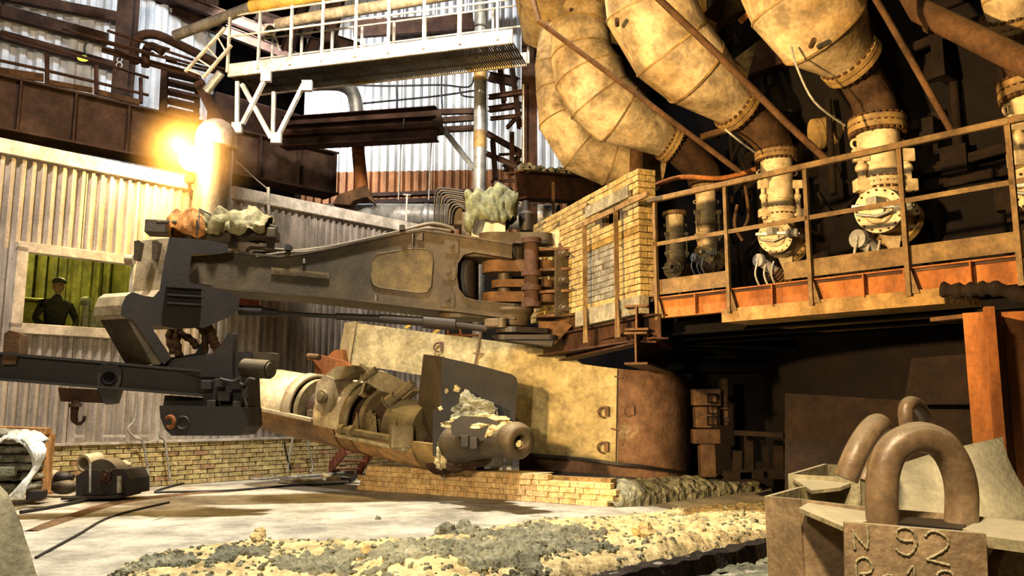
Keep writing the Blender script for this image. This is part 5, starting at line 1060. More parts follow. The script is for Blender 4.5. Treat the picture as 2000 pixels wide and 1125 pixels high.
mb = MB(); cloth(mb, 480, 446, 10.5, .62, .34, .28, 3); solo(mb, 'tarpaulin', MT['tarp'], 'pale green-white tarpaulin draped over the left end of the arm', 'tarpaulin', solid=.01)
mb = MB(); cloth(mb, 424, 444, 10.45, .34, .36, .26, 8); solo(mb, 'tarpaulin', MT['tarp'], 'khaki wrap bundled in the middle of the valve block on the arm left end', 'tarpaulin', solid=.01)
mb = MB(); cloth(mb, 372, 448, 10.4, .46, .34, .26, 14); solo(mb, 'tarpaulin', mat('brown_wrap', '#7b4f28', '#a97339', '#c79b63', 3, .8, 0, .4, 30), 'brown crumpled wrap on the arm left end nearest the lamp', 'tarpaulin', solid=.01)
mb = MB(); cloth(mb, 960, 412, 11.35, .74, .52, .32, 21, drop=((.0, .2, .22),)); solo(mb, 'tarpaulin', mat('green_tarp', '#3e402c', '#6f7050', '#a6a480', 3.0, .7, 0, .4, 30), 'torn green-grey tarpaulin hanging over the arm right end by the hoses', 'tarpaulin', solid=.01)
mb = MB(); mb.box(at(312, 446, 10.3), (.3, .3, .17), .2); mb.bar(at(305, 434, 10.1), at(345, 434, 10.1), .04, .04); solo(mb, 'valve_box', MT['olive'], 'small open metal box on top of the drill head left of the brown wrap', 'box', bevel=.01)
mb = MB(); mb.box(at(455, 458, 10.55), (1.15, .36, .14), .1); mb.box(at(420, 468, 10.5), (.5, .4, .16), .1); solo(mb, 'valve_block', MT['olive'], 'low steel valve block under the tarpaulins on the arm left end', 'valve block', bevel=.02)
mb = MB(); mb.tube([at(388, 448, 10.1), at(389, 408, 10.1), at(413, 420, 10.2)], .01, 6); mb.tube([at(384, 462, 10.05), at(385, 430, 10.05)], .012, 6); solo(mb, 'wire_stay', MT['soot'], 'bent wire stay standing up out of the wraps on the left end', 'wire')
for k in range(6):
    x = 522 + k * 3.2; mb = MB(); mb.tube(smooth_path([at(x - 25, 436 + k * 1.6, 10.5), at(x, 437 + k * 1.6, 10.5), at(x + 3, 445, 10.5), at(x - 1 - k, 490, 10.5)], 4), .013, 7)
    solo(mb, 'bent_hose', MT['soot' if k % 2 else 'olive'], 'thin bent hydraulic pipe dropping at the right edge of the pale tarpaulin', 'pipe', 'pipes beside the left tarpaulin')
for k in range(4):
    mb = MB(); mb.tube([at(488, 452 + 10 * k, 10.65), at(530, 454 + 10 * k, 10.65)], .011, 6); solo(mb, 'cross_pipe', MT['soot'], 'thin horizontal pipe under the pale tarpaulin', 'pipe', 'horizontal pipes under the tarpaulin')
for k in range(9):
    x = 848 + k * 4.2; y = 368 + k * 4.5; mb = MB(); mb.tube(smooth_path([at(x, 438, 11.3), at(x + 2, y + 14, 11.3), at(x + 8, y + 2, 11.3), at(x + 18, y, 11.3), at(904 + (k % 3) * 2, y + 5, 11.3)], 4), .014, 7)
    solo(mb, 'looped_pipe', MT['olive' if k % 2 else 'soot'], 'thin hooped hydraulic pipe left of the torn green tarpaulin', 'pipe', 'hooped pipes left of the torn tarpaulin')
mb = MB(); mb.box(at(890, 420, 11.5), (.2, .3, .35), .1); mb.box(at(912, 440, 11.4), (.14, .2, .35)); mb.cyl(at(905, 395, 11.5), at(905, 430, 11.5), .04, n=12); solo(mb, 'pipe_manifold', MT['olive'], 'steel manifold behind the hooped pipes on the arm right end', 'manifold', bevel=.02)
mb = MB(); mb.box(at(930, 452, 11.5), (.32, .35, .36), .1); mb.box(at(965, 448, 11.5), (.3, .35, .2), .1); solo(mb, 'pale_valve_box', MT['whitewash'], 'pale box under the torn green tarpaulin', 'box', bevel=.01)
mb = MB(); mb.lathe(at(1028, 452, 11.6), V((0, 0, 1)), [(0, .1), (.25, .12), (.3, .06), (.45, .05)], 16); mb.bar(at(1005, 420, 11.8), at(1022, 405, 11.8), .06, .06); solo(mb, 'grease_pot', MT['soot'], 'dark pot standing on the hinge right of the torn green tarpaulin', 'pot')

# ================================================================= DRILL HEAD AND FEED BEAM
g = thing('drill_rig', 'dark tap-hole drill hanging under the left end of the arm', 'drill', at(400, 850, 9.8))
h0 = at(331, 520, 9.65); HQ = Plane((h0.x, h0.y), (h0.x + .84, h0.y + .54)); E = V((-.40, .16, 0))
side = [(331, 463), (395, 468), (445, 476), (446, 492), (430, 496), (375, 494), (368, 540), (372, 552), (452, 572), (468, 584), (466, 604), (450, 618), (400, 640), (345, 642), (290, 632), (246, 622), (236, 616), (238, 596), (246, 578), (258, 570), (282, 578), (300, 580), (312, 566), (320, 515)]
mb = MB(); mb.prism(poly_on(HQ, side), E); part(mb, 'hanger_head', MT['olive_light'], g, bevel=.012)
mb = MB(); mb.prism(poly_on(HQ, side, -.006), HQ.n * .02); part(mb, 'hanger_cheek', MT['soot'], g, label='hanger cheek with its shade painted dark')  # side turned from the light, its shade painted as a dark plate
mb = MB(); mb.prism(poly_on(HQ, [(246, 620), (282, 628), (330, 700), (312, 712), (298, 712)]), E * .95); part(mb, 'raking_strut', MT['olive'], g, bevel=.01)
mb = MB(); mb.prism(poly_on(HQ, [(258, 622), (290, 630), (335, 698), (320, 712)], -.008), HQ.n * .03); part(mb, 'strut_web', MT['soot'], g)  # same painted shade on the dark side of the strut
for x in (274, 309):
    mb = MB(); c = at(x, 488, 9.65); mb.prism([c + V((-.03, -.0, -.14)), c + V((.02, -.0, -.14)), c + V((.045, 0, .08)), c + V((.02, 0, .1)), c + V((-.04, 0, .09))], V((0, -.09, 0))); part(mb, 'lug', MT['olive'], g, bevel=.01)
mb = MB(); mb.cyl(at(246, 507, 9.9), at(262, 507, 9.9), .06, n=16); part(mb, 'pin_end', MT['olive_light'], g)
for y0, y1 in ((560, 572), (576, 588), (592, 604)):
    mb = MB(); mb.bar(HQ.hit(325, y0, -.04), HQ.hit(395, y1 - 8, -.04), .1, .02); part(mb, 'cover_rib', MT['soot'], g)
# feed beam
FB = plane_px(0, 9.2, 440, 9.9); mb = MB(); mb.prism(poly_on(FB, [(-60, 686), (190, 708), (445, 730), (445, 776), (190, 757), (-60, 738)]), FB.n * .3); part(mb, 'feed_beam', MT['soot'], g, bevel=.01)
for ya, yb in ((686, 730), (736, 776)):
    mb = MB(); mb.bar(FB.hit(-60, ya, .13), FB.hit(445, yb, .13), .4, .03); part(mb, 'beam_flange', MT['soot'], g)
mb = MB(); mb.prism(poly_on(FB, [(8, 652), (18, 645), (38, 650), (36, 690), (30, 712), (4, 712)], -.06), FB.n * .4); part(mb, 'end_bracket', MT['rust'], g, bevel=.01)
mb = MB(); mb.prism(poly_on(FB, [(190, 714), (205, 709), (228, 712), (238, 722), (236, 745), (222, 788), (205, 790), (190, 760)], -.05), FB.n * .4); pl_ = part(mb, 'carriage_plate', MT['soot'], g, bevel=.01)
mb = MB(); c = FB.hit(213, 738, -.055); mb.torus(c, FB.n, .075, .018, 24, 8); mb.cyl(c, c + FB.n * .01, .07, n=20); part(mb, 'port', MT['black'], pl_)
mb = MB(); mb.prism(poly_on(FB, [(113, 757), (222, 762), (220, 788), (118, 784)], 0), FB.n * .25); part(mb, 'hook_block', MT['rust_dark'], g, bevel=.01)
mb = MB(); mb.tube(smooth_path([at(148, 782, 9.4), at(146, 800, 9.4), at(145, 818, 9.4), at(152, 826, 9.4), at(163, 822, 9.4), at(165, 812, 9.4)], 4), [.045] * 5 + [.04] * 5 + [.03] * 5 + [.02] * 6, 8); mb.cyl(at(147, 788, 9.35), at(147, 795, 9.35), .07, n=10); part(mb, 'hook', MT['rust_dark'], g)
# main body
bod = lambda pts, y0, th, nm, m='soot', bv=.012: part((lambda b: (b.prism([at(x, y, y0) for x, y in pts], V((.03, th, 0))), b)[1])(MB()), nm, MT[m], g, bevel=bv)
bod([(297, 712), (330, 699), (382, 690), (400, 655), (404, 650), (402, 662), (392, 700), (392, 735), (298, 722)], 10.15, .06, 'rear_horn_plate')
bod([(300, 708), (340, 702), (415, 690), (432, 672), (445, 650), (453, 650), (455, 662), (453, 738), (390, 736), (300, 722)], 9.75, .08, 'front_horn_plate')
bod([(300, 722), (452, 722), (455, 742), (400, 770), (300, 745)], 9.8, .35, 'gear_housing')
bod([(452, 688), (490, 686), (492, 738), (452, 738)], 9.8, .3, 'rotary_block')
bod([(480, 686), (529, 688), (530, 705), (482, 704)], 9.85, .25, 'motor_cover', 'olive')
mb = MB(); mb.cyl(at(478, 718, 9.8), at(527, 722, 9.65), .11, n=24); mb.cyl(at(527, 722, 9.65), at(531, 722, 9.64), .09, n=24); part(mb, 'motor', MT['olive'], g)
bod([(395, 742), (482, 735), (484, 795), (398, 800)], 9.75, .4, 'drill_casing')
bod([(322, 772), (400, 778), (400, 795), (318, 795)], 9.9, .35, 'bracket_box')
bod([(311, 792), (480, 795), (482, 832), (466, 851), (335, 851), (322, 838), (313, 815)], 9.6, .5, 'lower_casing', 'soot', .02)
mb = MB(); c = at(332, 824, 9.55); mb.torus(c, V((-.4, -1, 0)), .06, .025, 18, 8, .6, 5.4); part(mb, 'ring_nut', MT['rust_orange'], g, label='orange broken ring nut')
mb = MB(); mb.torus(at(357, 826, 9.6), V((0, 1, 0)), .07, .012, 20, 6); part(mb, 'port_rim', MT['soot'], g)
R6 = random.Random(7)
for k, (x, y, a, b, q) in enumerate(((405, 752, .12, .1, .1), (430, 748, .1, .12, .1), (462, 752, .14, .08, .1), (478, 768, .06, .2, .12), (440, 775, .14, .1, .1), (415, 790, .1, .06, .1), (465, 790, .1, .07, .08), (425, 815, .2, .08, .06), (455, 835, .12, .06, .05))):
    mb = MB(); mb.box(at(x, y, 9.68), (a, .14, q), .1); part(mb, 'fitting', MT['soot'], g, bevel=.008)
for pts, r in ((((340, 690), (332, 660), (338, 635), (348, 632)), .05), (((350, 696), (345, 665), (350, 640)), .05), (((395, 625), (410, 645), (418, 670), (425, 680)), .06), (((350, 650), (375, 665), (385, 680)), .045), (((388, 636), (400, 655), (400, 690)), .04)):
    mb = MB(); P = smooth_path([at(x, y, 10.15) for x, y in pts], 6); mb.tube(P, [r + .008 * math.sin(i * 2) for i in range(len(P))], 10); part(mb, 'flexible_hose', MT['rust'], g, label='rust-orange flexible hose')
for k, pts in enumerate((((498, 742), (486, 740), (476, 752), (468, 748)), ((430, 740), (455, 745), (470, 738)), ((484, 756), (478, 775), (482, 792)))):
    mb = MB(); mb.tube(smooth_path([at(x, y, 9.6) for x, y in pts], 5), .018, 7); part(mb, 'hose', MT['blackrub'], g)

# ================================================================= CURVED HEAT SHIELD
cols = [(682, 629, 712, 13.7), (760, 639, 722, 13.4), (840, 650, 736, 13.1), (930, 661, 870, 12.75), (1033, 675, 886, 12.35), (1110, 690, 892, 12.1), (1136, 711, 895, 12.0), (1180, 717, 900, 11.9), (1206, 720, 904, 11.85), (1240, 723, 907, 11.85), (1270, 725, 911, 11.9), (1295, 728, 915, 12.02), (1318, 730, 918, 12.2), (1335, 732, 922, 12.5), (1344, 735, 924, 12.8), (1348, 738, 926, 13.3)]
def shield(cols, th, nm, m, parent, label=None):
    mb = MB(); a = [at(x, yt, Y) for x, yt, yb, Y in cols]; b = [at(x, yb, Y) for x, yt, yb, Y in cols]; ns = []
    for i in range(len(cols)):
        d = a[min(i + 1, len(a) - 1)] - a[max(i - 1, 0)]; n = V((-d.y, d.x, 0)).normalized(); ns.append(n * th)
    n_ = len(a); vs = a + b + [p + q for p, q in zip(a, ns)] + [p + q for p, q in zip(b, ns)]
    fs = []; mb.add(a + b, [(n_ + i, n_ + i + 1, i + 1, i) for i in range(n_ - 1)], True)
    for i in range(n_ - 1): fs += [(2 * n_ + i, 2 * n_ + i + 1, 3 * n_ + i + 1, 3 * n_ + i), (i, i + 1, 2 * n_ + i + 1, 2 * n_ + i), (n_ + i, 3 * n_ + i, 3 * n_ + i + 1, n_ + i + 1)]
    fs += [(0, 2 * n_, 3 * n_, n_), (n_ - 1, 2 * n_ - 1, 4 * n_ - 1, 3 * n_ - 1)]; mb.add(vs, fs)
    return part(mb, nm, m, parent, label)
g = thing('heat_shield', 'big dusty curved steel heat shield standing behind the clay gun', 'shield', at(1100, 940, 12.3))
shield(cols[:9], .14, 'shield_plate', MT['shield'], g)
shield(cols[8:], .14, 'shield_plate', MT['shield_red'], g, 'red-brown scorched rounded end')
mb = MB(); A_ = [at(659, 707, 14.2), at(673, 630, 14.2), at(697, 628, 13.62), at(683, 711, 13.65)]; mb.prism(A_, V((.05, .3, 0))); part(mb, 'end_face', MT['olive_light'], g, bevel=.01)
low = [(1014, 884, 915, 12.55), (1090, 893, 920, 12.3), (1180, 902, 926, 12.05), (1250, 910, 934, 11.98), (1300, 918, 942, 12.1), (1335, 924, 942, 12.5), (1346, 927, 936, 13.2)]
shield(low, .1, 'skirt_plate', MT['shield_red'], g)
edge = [(x, yb - 1, yb + 5, Y - .03) for x, yt, yb, Y in cols[4:]]; shield(edge, .05, 'bottom_lip', MT['soot'], g)
low2 = [(x, yb - 1, yb + 8, Y + .02) for x, yt, yb, Y in low]; shield(low2, .1, 'rail_strip', MT['soot'], g)
for x, y in ((737, 672), (856, 678), (1178, 805), (1228, 803), (1177, 874), (733, 703)):
    Y = 13.6 if x < 800 else (13.0 if x < 900 else 11.83); mb = MB(); mb.torus(at(x, y, Y), V((.2, 1, 0)), .07, .014, 20, 6, .4, 5.0); mb.box(at(x + 7, y - 2, Y), (.05, .05, .14)); part(mb, 'eye_hook', MT['shield_red'], g)
for (x0, y0, x1, y1) in ((924, 690, 948, 691), (1200, 735, 1216, 738), (1193, 837, 1208, 840), (1204, 868, 1216, 868), (940, 640, 926, 720)):
    mb = MB(); Y = 12.7 if x0 < 1000 else 11.83; mb.bar(at(x0, y0, Y), at(x1, y1, Y), .03, .02); part(mb, 'weld_bar', MT['shield_red'], g)
mb = MB(); mb.bar(at(1206, 722, 11.84), at(1203, 902, 11.84), .02, .012, V((1, 0, 0))); part(mb, 'seam', MT['soot'], g)
# dark mass behind / below the shield
mb = MB(); mb.cyl(at(1180, 945, 13.2), V((at(1180, 945, 13.2).x, 13.2, 1.7)), 1.1, n=40); solo(mb, 'slewing_base', MT['black'], 'soot-black round slewing base half hidden behind the big shield', 'machine base')
for k, (x0, x1, y0, y1) in enumerate(((958, 982, 894, 938), (988, 1000, 893, 938), (930, 945, 900, 935))):
    Y = 11.9; c = at((x0 + x1) / 2, (y0 + y1) / 2, Y); mb = MB(); zb_ = 0; zt__ = at(1000, y0 - 15, Y).z; mb.box(V((c.x, Y, zt__ / 2)), ((x1 - x0) * pxm(Y), .16, zt__)); solo(mb, 'support_post', MT['galv' if k != 2 else 'soot'], ('wide grey post under the gun nozzle', 'thin pale post just right of the wide grey post', 'dark short post left of the wide grey post')[k], 'post', bevel=.01)

# ================================================================= CLAY GUN
T0 = at(578, 790, 13.1); F0 = at(955, 866, 10.95); gd = (F0 - T0).normalized(); _, gs, gu = frame(gd)
if gs.y > 0: gs = -gs
gu = gs.cross(gd); gu = gu if gu.z > 0 else -gu
def proj(p): q = p - CAM; f = q.y * cP + q.z * sP; return 1000 + F * q.x / f, CY - F * (q.z * cP - q.y * sP) / f
def gt(px):
    lo, hi = -1.5, 6.0
    for _ in range(40):
        m_ = (lo + hi) / 2
        if proj(T0 + gd * m_)[0] < px: lo = m_
        else: hi = m_
    return lo
def gp_(t, ang, r): a = math.radians(ang); return T0 + gd * t + (gs * math.cos(a) + gu * math.sin(a)) * r   # 0 deg faces the viewer, 90 up
def arc(mb, t0, t1, r0, a0, a1, th=.03, r1=None, n=18):
    r1 = r0 if r1 is None else r1; vs = []
    for t, r in ((t0, r0), (t1, r1)):
        for rr in (r, r - th):
            for i in range(n + 1): vs.append(gp_(t, lerp(a0, a1, i / n), rr))
    m_ = n + 1; fs = []
    for i in range(n): fs += [(i, i + 1, 2 * m_ + i + 1, 2 * m_ + i), (m_ + i, 3 * m_ + i, 3 * m_ + i + 1, m_ + i + 1), (i, m_ + i, m_ + i + 1, i + 1), (2 * m_ + i, 2 * m_ + i + 1, 3 * m_ + i + 1, 3 * m_ + i)]
    fs += [(0, 2 * m_, 3 * m_, m_), (n, m_ + n, 3 * m_ + n, 2 * m_ + n)]
    mb.add(vs, fs[:-2], True); mb.add([vs[i] for i in (0, 2 * m_, 3 * m_, m_)], [(0, 1, 2, 3)]); mb.add([vs[i] for i in (n, m_ + n, 3 * m_ + n, 2 * m_ + n)], [(0, 1, 2, 3)])
def gcyl(mb, t0, t1, r0, r1=None, ang=0, off=0.0, n=28): mb.cyl(gp_(t0, ang, off), gp_(t1, ang, off), r0, r1, n)
g = thing('clay_gun', 'long hydraulic clay gun slanting down to the right with crusted nozzle', 'machine', T0 + gd * 1.6 + V((0, 0, -.6)))
t = {k: gt(k) for k in (538, 545, 612, 622, 655, 664, 735, 715, 745, 780, 835, 850, 880, 925, 560)}
mb = MB(); arc(mb, t[538], t[850], .50, -178, -12, .04); part(mb, 'lower_trough', MT['trough'], g, label='orange-lit underside trough')
mb = MB(); arc(mb, t[850], t[925], .50, -178, -12, .04, .36); part(mb, 'trough_nose', MT['cast_brown'], g)
for k_ in (700, 730):
    mb = MB(); arc(mb, gt(k_), gt(k_) + .02, .512, -178, -12, .03); part(mb, 'trough_seam', MT['rust'], g)
mb = MB(); arc(mb, t[538], gt(600), .50, -14, 165, .03); arc(mb, t[538] - .14, t[538], .40, -14, 165, .03, .50); part(mb, 'rear_hood', MT['cream'], g)
mb = MB(); arc(mb, gt(600), gt(615), .53, -14, 165, .06); part(mb, 'rear_hood_rim', MT['olive_light'], g)
mb = MB(); arc(mb, t[664], gt(716), .53, -18, 165, .04); part(mb, 'middle_hood', MT['cream'], g)
mb = MB(); arc(mb, gt(716), gt(728), .55, -14, 165, .07); part(mb, 'middle_hood_rim', MT['gun_olive'], g)
mb = MB(); gcyl(mb, t[545], t[835], .3); part(mb, 'main_cylinder', MT['rust_dark'], g)
for a_, c_ in ((545, 548), (618, 622), (655, 660), (742, 746)):
    mb = MB(); gcyl(mb, gt(a_), gt(c_) + .04, .46, n=32); part(mb, 'bulkhead', MT['gun_olive'], g)
mb = MB(); gcyl(mb, gt(782), gt(840), .40, .40, n=32); mb.lathe(gp_(gt(768), 0, 0), gd, [(0, .2), (.05, .32), (.12, .38), (.2, .40)], 32, False); part(mb, 'front_barrel', MT['gun_olive'], g)
# trunnion block with disc
tb = lambda px, a, r: gp_(gt(px), a, r)
c = at(634, 778, 11.95); mb = MB(); HP2 = Plane((c.x, c.y), (c.x + gd.x, c.y + gd.y))
mb.prism(poly_on(HP2, [(620, 745), (634, 733), (650, 738), (652, 790), (645, 806), (628, 806), (615, 795), (616, 760)]), HP2.n * .4); tr = part(mb, 'trunnion_block', MT['olive_light'], g, bevel=.02)
mb = MB(); c = HP2.hit(632, 775); mb.cyl(c, c - HP2.n * .05, .1, n=24); mb.cyl(c - HP2.n * .05, c - HP2.n * .07, .06, n=20); part(mb, 'disc', MT['gun_olive'], tr, bevel=.005)
mb = MB(); mb.prism(poly_on(HP2, [(634, 733), (655, 716), (690, 714), (694, 726), (668, 740), (652, 742)], .03), HP2.n * .35); part(mb, 'trunnion_arm', MT['gun_olive'], g, bevel=.01)
# rusty yoke
mb = MB(); mb.prism([at(x, y, 12.9) for x, y in ((600, 694), (608, 690), (640, 697), (672, 706), (690, 720), (652, 722), (620, 748), (612, 706), (600, 702))], V((.05, .16, 0))); mb.prism([at(x, y, 13.2) for x, y in ((638, 698), (652, 684), (668, 682), (672, 706))], V((.05, .1, 0))); part(mb, 'yoke', MT['rust_orange'], g, bevel=.01)
mb = MB(); mb.cyl(at(602, 696, 12.85), at(624, 698, 12.75), .05, n=14); part(mb, 'yoke_pin', MT['rust'], g)
# lever linkage
LV = plane_px(700, 11.9, 810, 11.5)
mb = MB(); mb.prism(poly_on(LV, [(707, 736), (728, 722), (762, 738), (798, 758), (806, 764), (785, 780), (772, 772), (740, 762), (712, 744)]), LV.n * .22); part(mb, 'lever', MT['olive_light'], g, bevel=.01)
for (a_, b_, r) in (((708, 738), (734, 722), .05), ((762, 786), (806, 748), .055), ((755, 788), (772, 776), .085)):
    mb = MB(); mb.cyl(LV.hit(*a_, -.06), LV.hit(*b_, -.04), r, n=16); mb.cyl(LV.hit(*a_, -.06), lerp(LV.hit(*a_, -.06), LV.hit(*b_, -.04), .12), r * 1.35, n=16); part(mb, 'lever_pin', MT['gun_olive'], g, bevel=.004)
for pts in (((706, 740), (694, 752), (684, 763)), ((712, 746), (706, 768), (702, 770)), ((704, 712), (716, 722), (722, 730))):
    mb = MB(); mb.tube([LV.hit(x, y, -.08) for x, y in pts], .022, 8); part(mb, 'link_rod', MT['olive_light'], g)
# side pushrod and ledge
mb = MB(); mb.cyl(gp_(gt(722), -14, .56), gp_(gt(812), -14, .5), .05, n=16); mb.cyl(gp_(gt(722), -14, .56), gp_(gt(728), -14, .56), .08, n=16); mb.cyl(gp_(gt(738), -14, .55), gp_(gt(746), -14, .55), .085, n=16); part(mb, 'push_rod', MT['gun_olive'], g)
mb = MB(); mb.box(gp_(gt(832), -8, .5), (.3, .22, .3), .3); part(mb, 'rod_bracket', MT['gun_olive'], g, bevel=.02)
mb = MB(); mb.bar(gp_(gt(714), -24, .56), gp_(gt(845), -24, .54), .12, .05); part(mb, 'dusty_ledge', MT['lift_in'], g, bevel=.01)
for px in (735, 770, 808):
    mb = MB(); mb.prism([gp_(gt(px), -8, .36), gp_(gt(px), -14, .54), gp_(gt(px) + .16, -14, .54), gp_(gt(px) + .05, 14, .5)], gu * .02 + gd * .03); part(mb, 'rib', MT['gun_olive'], g)
for px, a_, sz in ((595, 30, .12), (600, 8, .16), (590, -2, .12), (645, -5, .1), (660, 0, .1), (758, 12, .12), (765, -2, .16), (700, 2, .08), (680, -14, .08)):
    mb = MB(); mb.box(gp_(gt(px), a_, .38), (sz, sz, sz * 1.1), .6); mb.cyl(gp_(gt(px), a_, .38) + V((0, -.02, sz * .5)), gp_(gt(px), a_, .38) + V((0, -.02, sz * .9)), sz * .25, n=10); part(mb, 'fitting', MT['gun_olive'], g, bevel=.01)
mb = MB(); mb.bar(gp_(t[545], -12, .5), gp_(gt(660), -12, .5), .08, .06); part(mb, 'side_rail', MT['olive_light'], g, bevel=.01)
# dark guard plate
GQ = plane_px(862, 10.95, 1005, 11.15); GL = plane_px(822, 11.35, 862, 10.95)
gpts = [(862, 697), (930, 712), (1000, 731), (1009, 738), (1011, 750), (1004, 852), (985, 858), (862, 862)]
mb = MB(); mb.prism(poly_on(GQ, gpts), GQ.n * .05); part(mb, 'guard_plate', mat('charred_plate', '#0f0d0b', '#1c1814', None, 2, .6, 0, .1, 30), g, label='dark flat guard plate')
mb = MB(); mb.prism(poly_on(GL, [(827, 692), (862, 697), (862, 862), (846, 866), (817, 812), (817, 780)]), GL.n * .05); part(mb, 'guard_side', MT['olive'], g)
mb = MB(); mb.prism(poly_on(GQ, [(846, 800), (880, 805), (882, 890), (868, 898), (846, 890)], -.05), GQ.n * .06); part(mb, 'lower_guard', MT['soot'], g)
for x, y, w_ in ((892, 760, .05), (872, 764, .03), (860, 798, .03)):
    mb = MB(); rock(mb, GQ.hit(x, y, -.005), w_, x, 7, 5, (1, .3, 1)); part(mb, 'splash', MT['clay'], g)
# nozzle
n0 = at(905, 866, 10.85); n1 = at(1012, 862, 9.9); nd = (n1 - n0).normalized()
mb = MB(); mb.lathe(n0 - nd * .3, nd, [(0, .24), (.25, .26), (.45, .22), (.9, .19), (1.35, .18)], 32, False); part(mb, 'nozzle_cone', MT['olive'], g)
e = n1; hd = V((.50, -.84, -.12)).normalized(); mb = MB(); mb.lathe(e - hd * .3, hd, [(0, .15), (.1, .19), (.22, .225), (.32, .215), (.37, .18), (.38, .12), (.36, .085), (.2, .08), (.2, 0)], 32, False); part(mb, 'muzzle', MT['olive'], g, label='grey rounded muzzle with a round hole')
mb = MB(); rock(mb, e - hd * .02 + V((.01, 0, -.03)), .055, 4, 7, 5); part(mb, 'clay_plug', MT['clay'], g)
mb = MB(); NB = [(880, 826), (900, 812), (950, 815), (978, 826), (980, 862), (960, 868), (955, 858), (915, 866), (912, 856), (882, 850)]
mb.prism([at(x, y, 10.15) for x, y in NB], V((0, .5, 0))); part(mb, 'clamp_block', MT['soot'], g, bevel=.02)
for x, y in ((908, 862), (925, 866)):
    mb = MB(); mb.box(at(x, y, 10.12), (.1, .1, .14)); part(mb, 'clamp_nut', MT['soot'], g, bevel=.01)
def lump(cx, cy, Y, sx, sy, sz, seed, nm, m, label=None, n=44, mm=28):
    mb = MB(); mb.sph((0, 0, 0), 1, n, mm, (1, 1, 1)); c = at(cx, cy, Y)
    for i, v in enumerate(mb.v):
        p = V(v); k = 1 + .45 * noise.noise(p * 1.6 + V((seed, 0, 0))) + .3 * noise.noise(p * 4 + V((seed, 3, 0))) + .12 * noise.noise(p * 11); p = V((p.x * sx, p.y * sy, p.z * sz)) * k; mb.v[i] = tuple(c + p)
    mb.s = [False] * len(mb.s); return part(mb, nm, MT[m], g, label)
lump(925, 806, 10.75, .28, .14, .22, 1.5, 'clay_crust', 'slag', 'grey pointed slag crust on the guard plate')
lump(938, 826, 10.35, .40, .18, .10, 5.5, 'clay_crust', 'clay', 'pale yellow crust of clay along the nozzle')
lump(975, 842, 10.2, .16, .14, .10, 9.5, 'clay_crust', 'clay', 'pale clay smeared over the neck of the muzzle')
lump(890, 905, 11.0, .18, .16, .10, 12.5, 'clay_crust', 'rust_dark', 'dark slag clinging under the nose', 24, 16)
lump(862, 888, 10.95, .08, .1, .2, 15.5, 'clay_crust', 'clay', 'rough clay drip below the guard plate', 24, 16)
mb = MB(); mb.lathe(at(858, 878, 11.45), (at(960, 880, 10.9) - at(858, 878, 11.45)), [(0, .34), (.2, .32), (.5, .26), (.8, .2), (.95, .05)], 28, False); part(mb, 'nose_casting', MT['rust_dark'], g)
# gun mast behind (keeps the gun on its slewing base)
mb = MB(); mb.bar(gp_(gt(800), 180, .3), at(1010, 800, 12.9), .4, .4); part(mb, 'gun_bracket', MT['soot'], g)
# ================================================================= LOW FIRE-BRICK KERB
KA, KB = gr(702, 956), gr(1197, 990); kd = (KB - KA); kl = kd.length; kd.normalize(); kn = V((-kd.y, kd.x, 0)); ka = math.atan2(kd.y, kd.x)
g = thing('brick_kerb', 'low curb of orange-lit fire bricks running under the clay gun', 'kerb', KA + kd * kl / 2)
RB = random.Random(12); kb_ = [brick_mesh(.225, .070, .12, MT['brick_fire'], 'brick', k) for k in (31, 32)]; kh_ = [brick_mesh(.112, .070, .12, MT['brick_fire'], 'brick_half', k) for k in (33, 34)]
for c in range(5):
    s = 0.0 + (.06 if c % 2 else 0) + (.0 if c < 3 else .1 * (c - 2)); e_ = kl - (0 if c < 4 else .9)
    while s < e_ - .1:
        half = RB.random() < .35; L = .115 if half else .228
        p = KA + kd * (s + L / 2) + V((0, 0, .036 + c * .073)) + kn * RB.uniform(-.006, .006)
        h_ = .3 - .0 * c
        lay(g, RB.choice(kh_ if half else kb_), p, ka, RB, .002); s += L + .004
mb = MB(); mb.bar(KA + kd * .1 + kn * .15 + V((0, 0, .17)), KB - kd * .05 + kn * .15 + V((0, 0, .17)), .18, .33); part(mb, 'mortar_bed', mat('sandy_joint', '#7d6238', '#9a7c4c', None, 6, .95, 0, .3, 30), g)
mb = MB(); mb.bar(KA + kd * .3 + kn * .12 + V((0, 0, .366)), KB - kd * 1.0 + kn * .12 + V((0, 0, .366)), .34, .012); part(mb, 'dust_cap', MT['sand'], g)
# near bank and dark lining of the trench
mb = MB(); rows = []
for i in range(101):
    a = lerp(1.2, 9.5, i / 100); row = []
    for j, (o, z) in enumerate(((.03, .0), (-.04, -.03), (-.08, -.2), (-.12, -.3), (-.3, -.31), (-.46, -.3), (-.52, -.2), (-.58, -.02), (-.62, .01))):
        q = TA + td * a + tn * o; p = V((q.x, q.y, z + .012)); p += V((noise.noise(p * 6), noise.noise(p * 6 + V((4, 0, 0))), noise.noise(p * 8))) * .035; row.append(p)
    rows.append(row)
mb.sheet(rows, False); struct(mb, 'trench_lining', MT['trench'])
mb = MB(); n1, n2 = 220, 40; rows = []
for i in range(n1 + 1):
    a = lerp(1.6, 8.5, i / n1); row = []
    for j in range(n2 + 1):
        o = lerp(-.52, -1.5, j / n2); q = TA + td * a + tn * o; h = .06 * math.sin(PI * min(1, .02 + j / n2 * .95)) * (.7 + .6 * noise.noise(V((a * 2, 5, 0)))) * min(1, (a - 1.6) * 2)
        row.append(V((q.x, q.y, h + rough(q.x, q.y) - .004 + .02 * noise.noise(V((q.x * 18, q.y * 18, 1))))))
    rows.append(row)
mb.sheet(rows, False); o = solo(mb, 'slag_bank', MT['slag'], 'grey slag bank on the near side of the dark floor trench', 'slag bank'); o['kind'] = 'stuff'

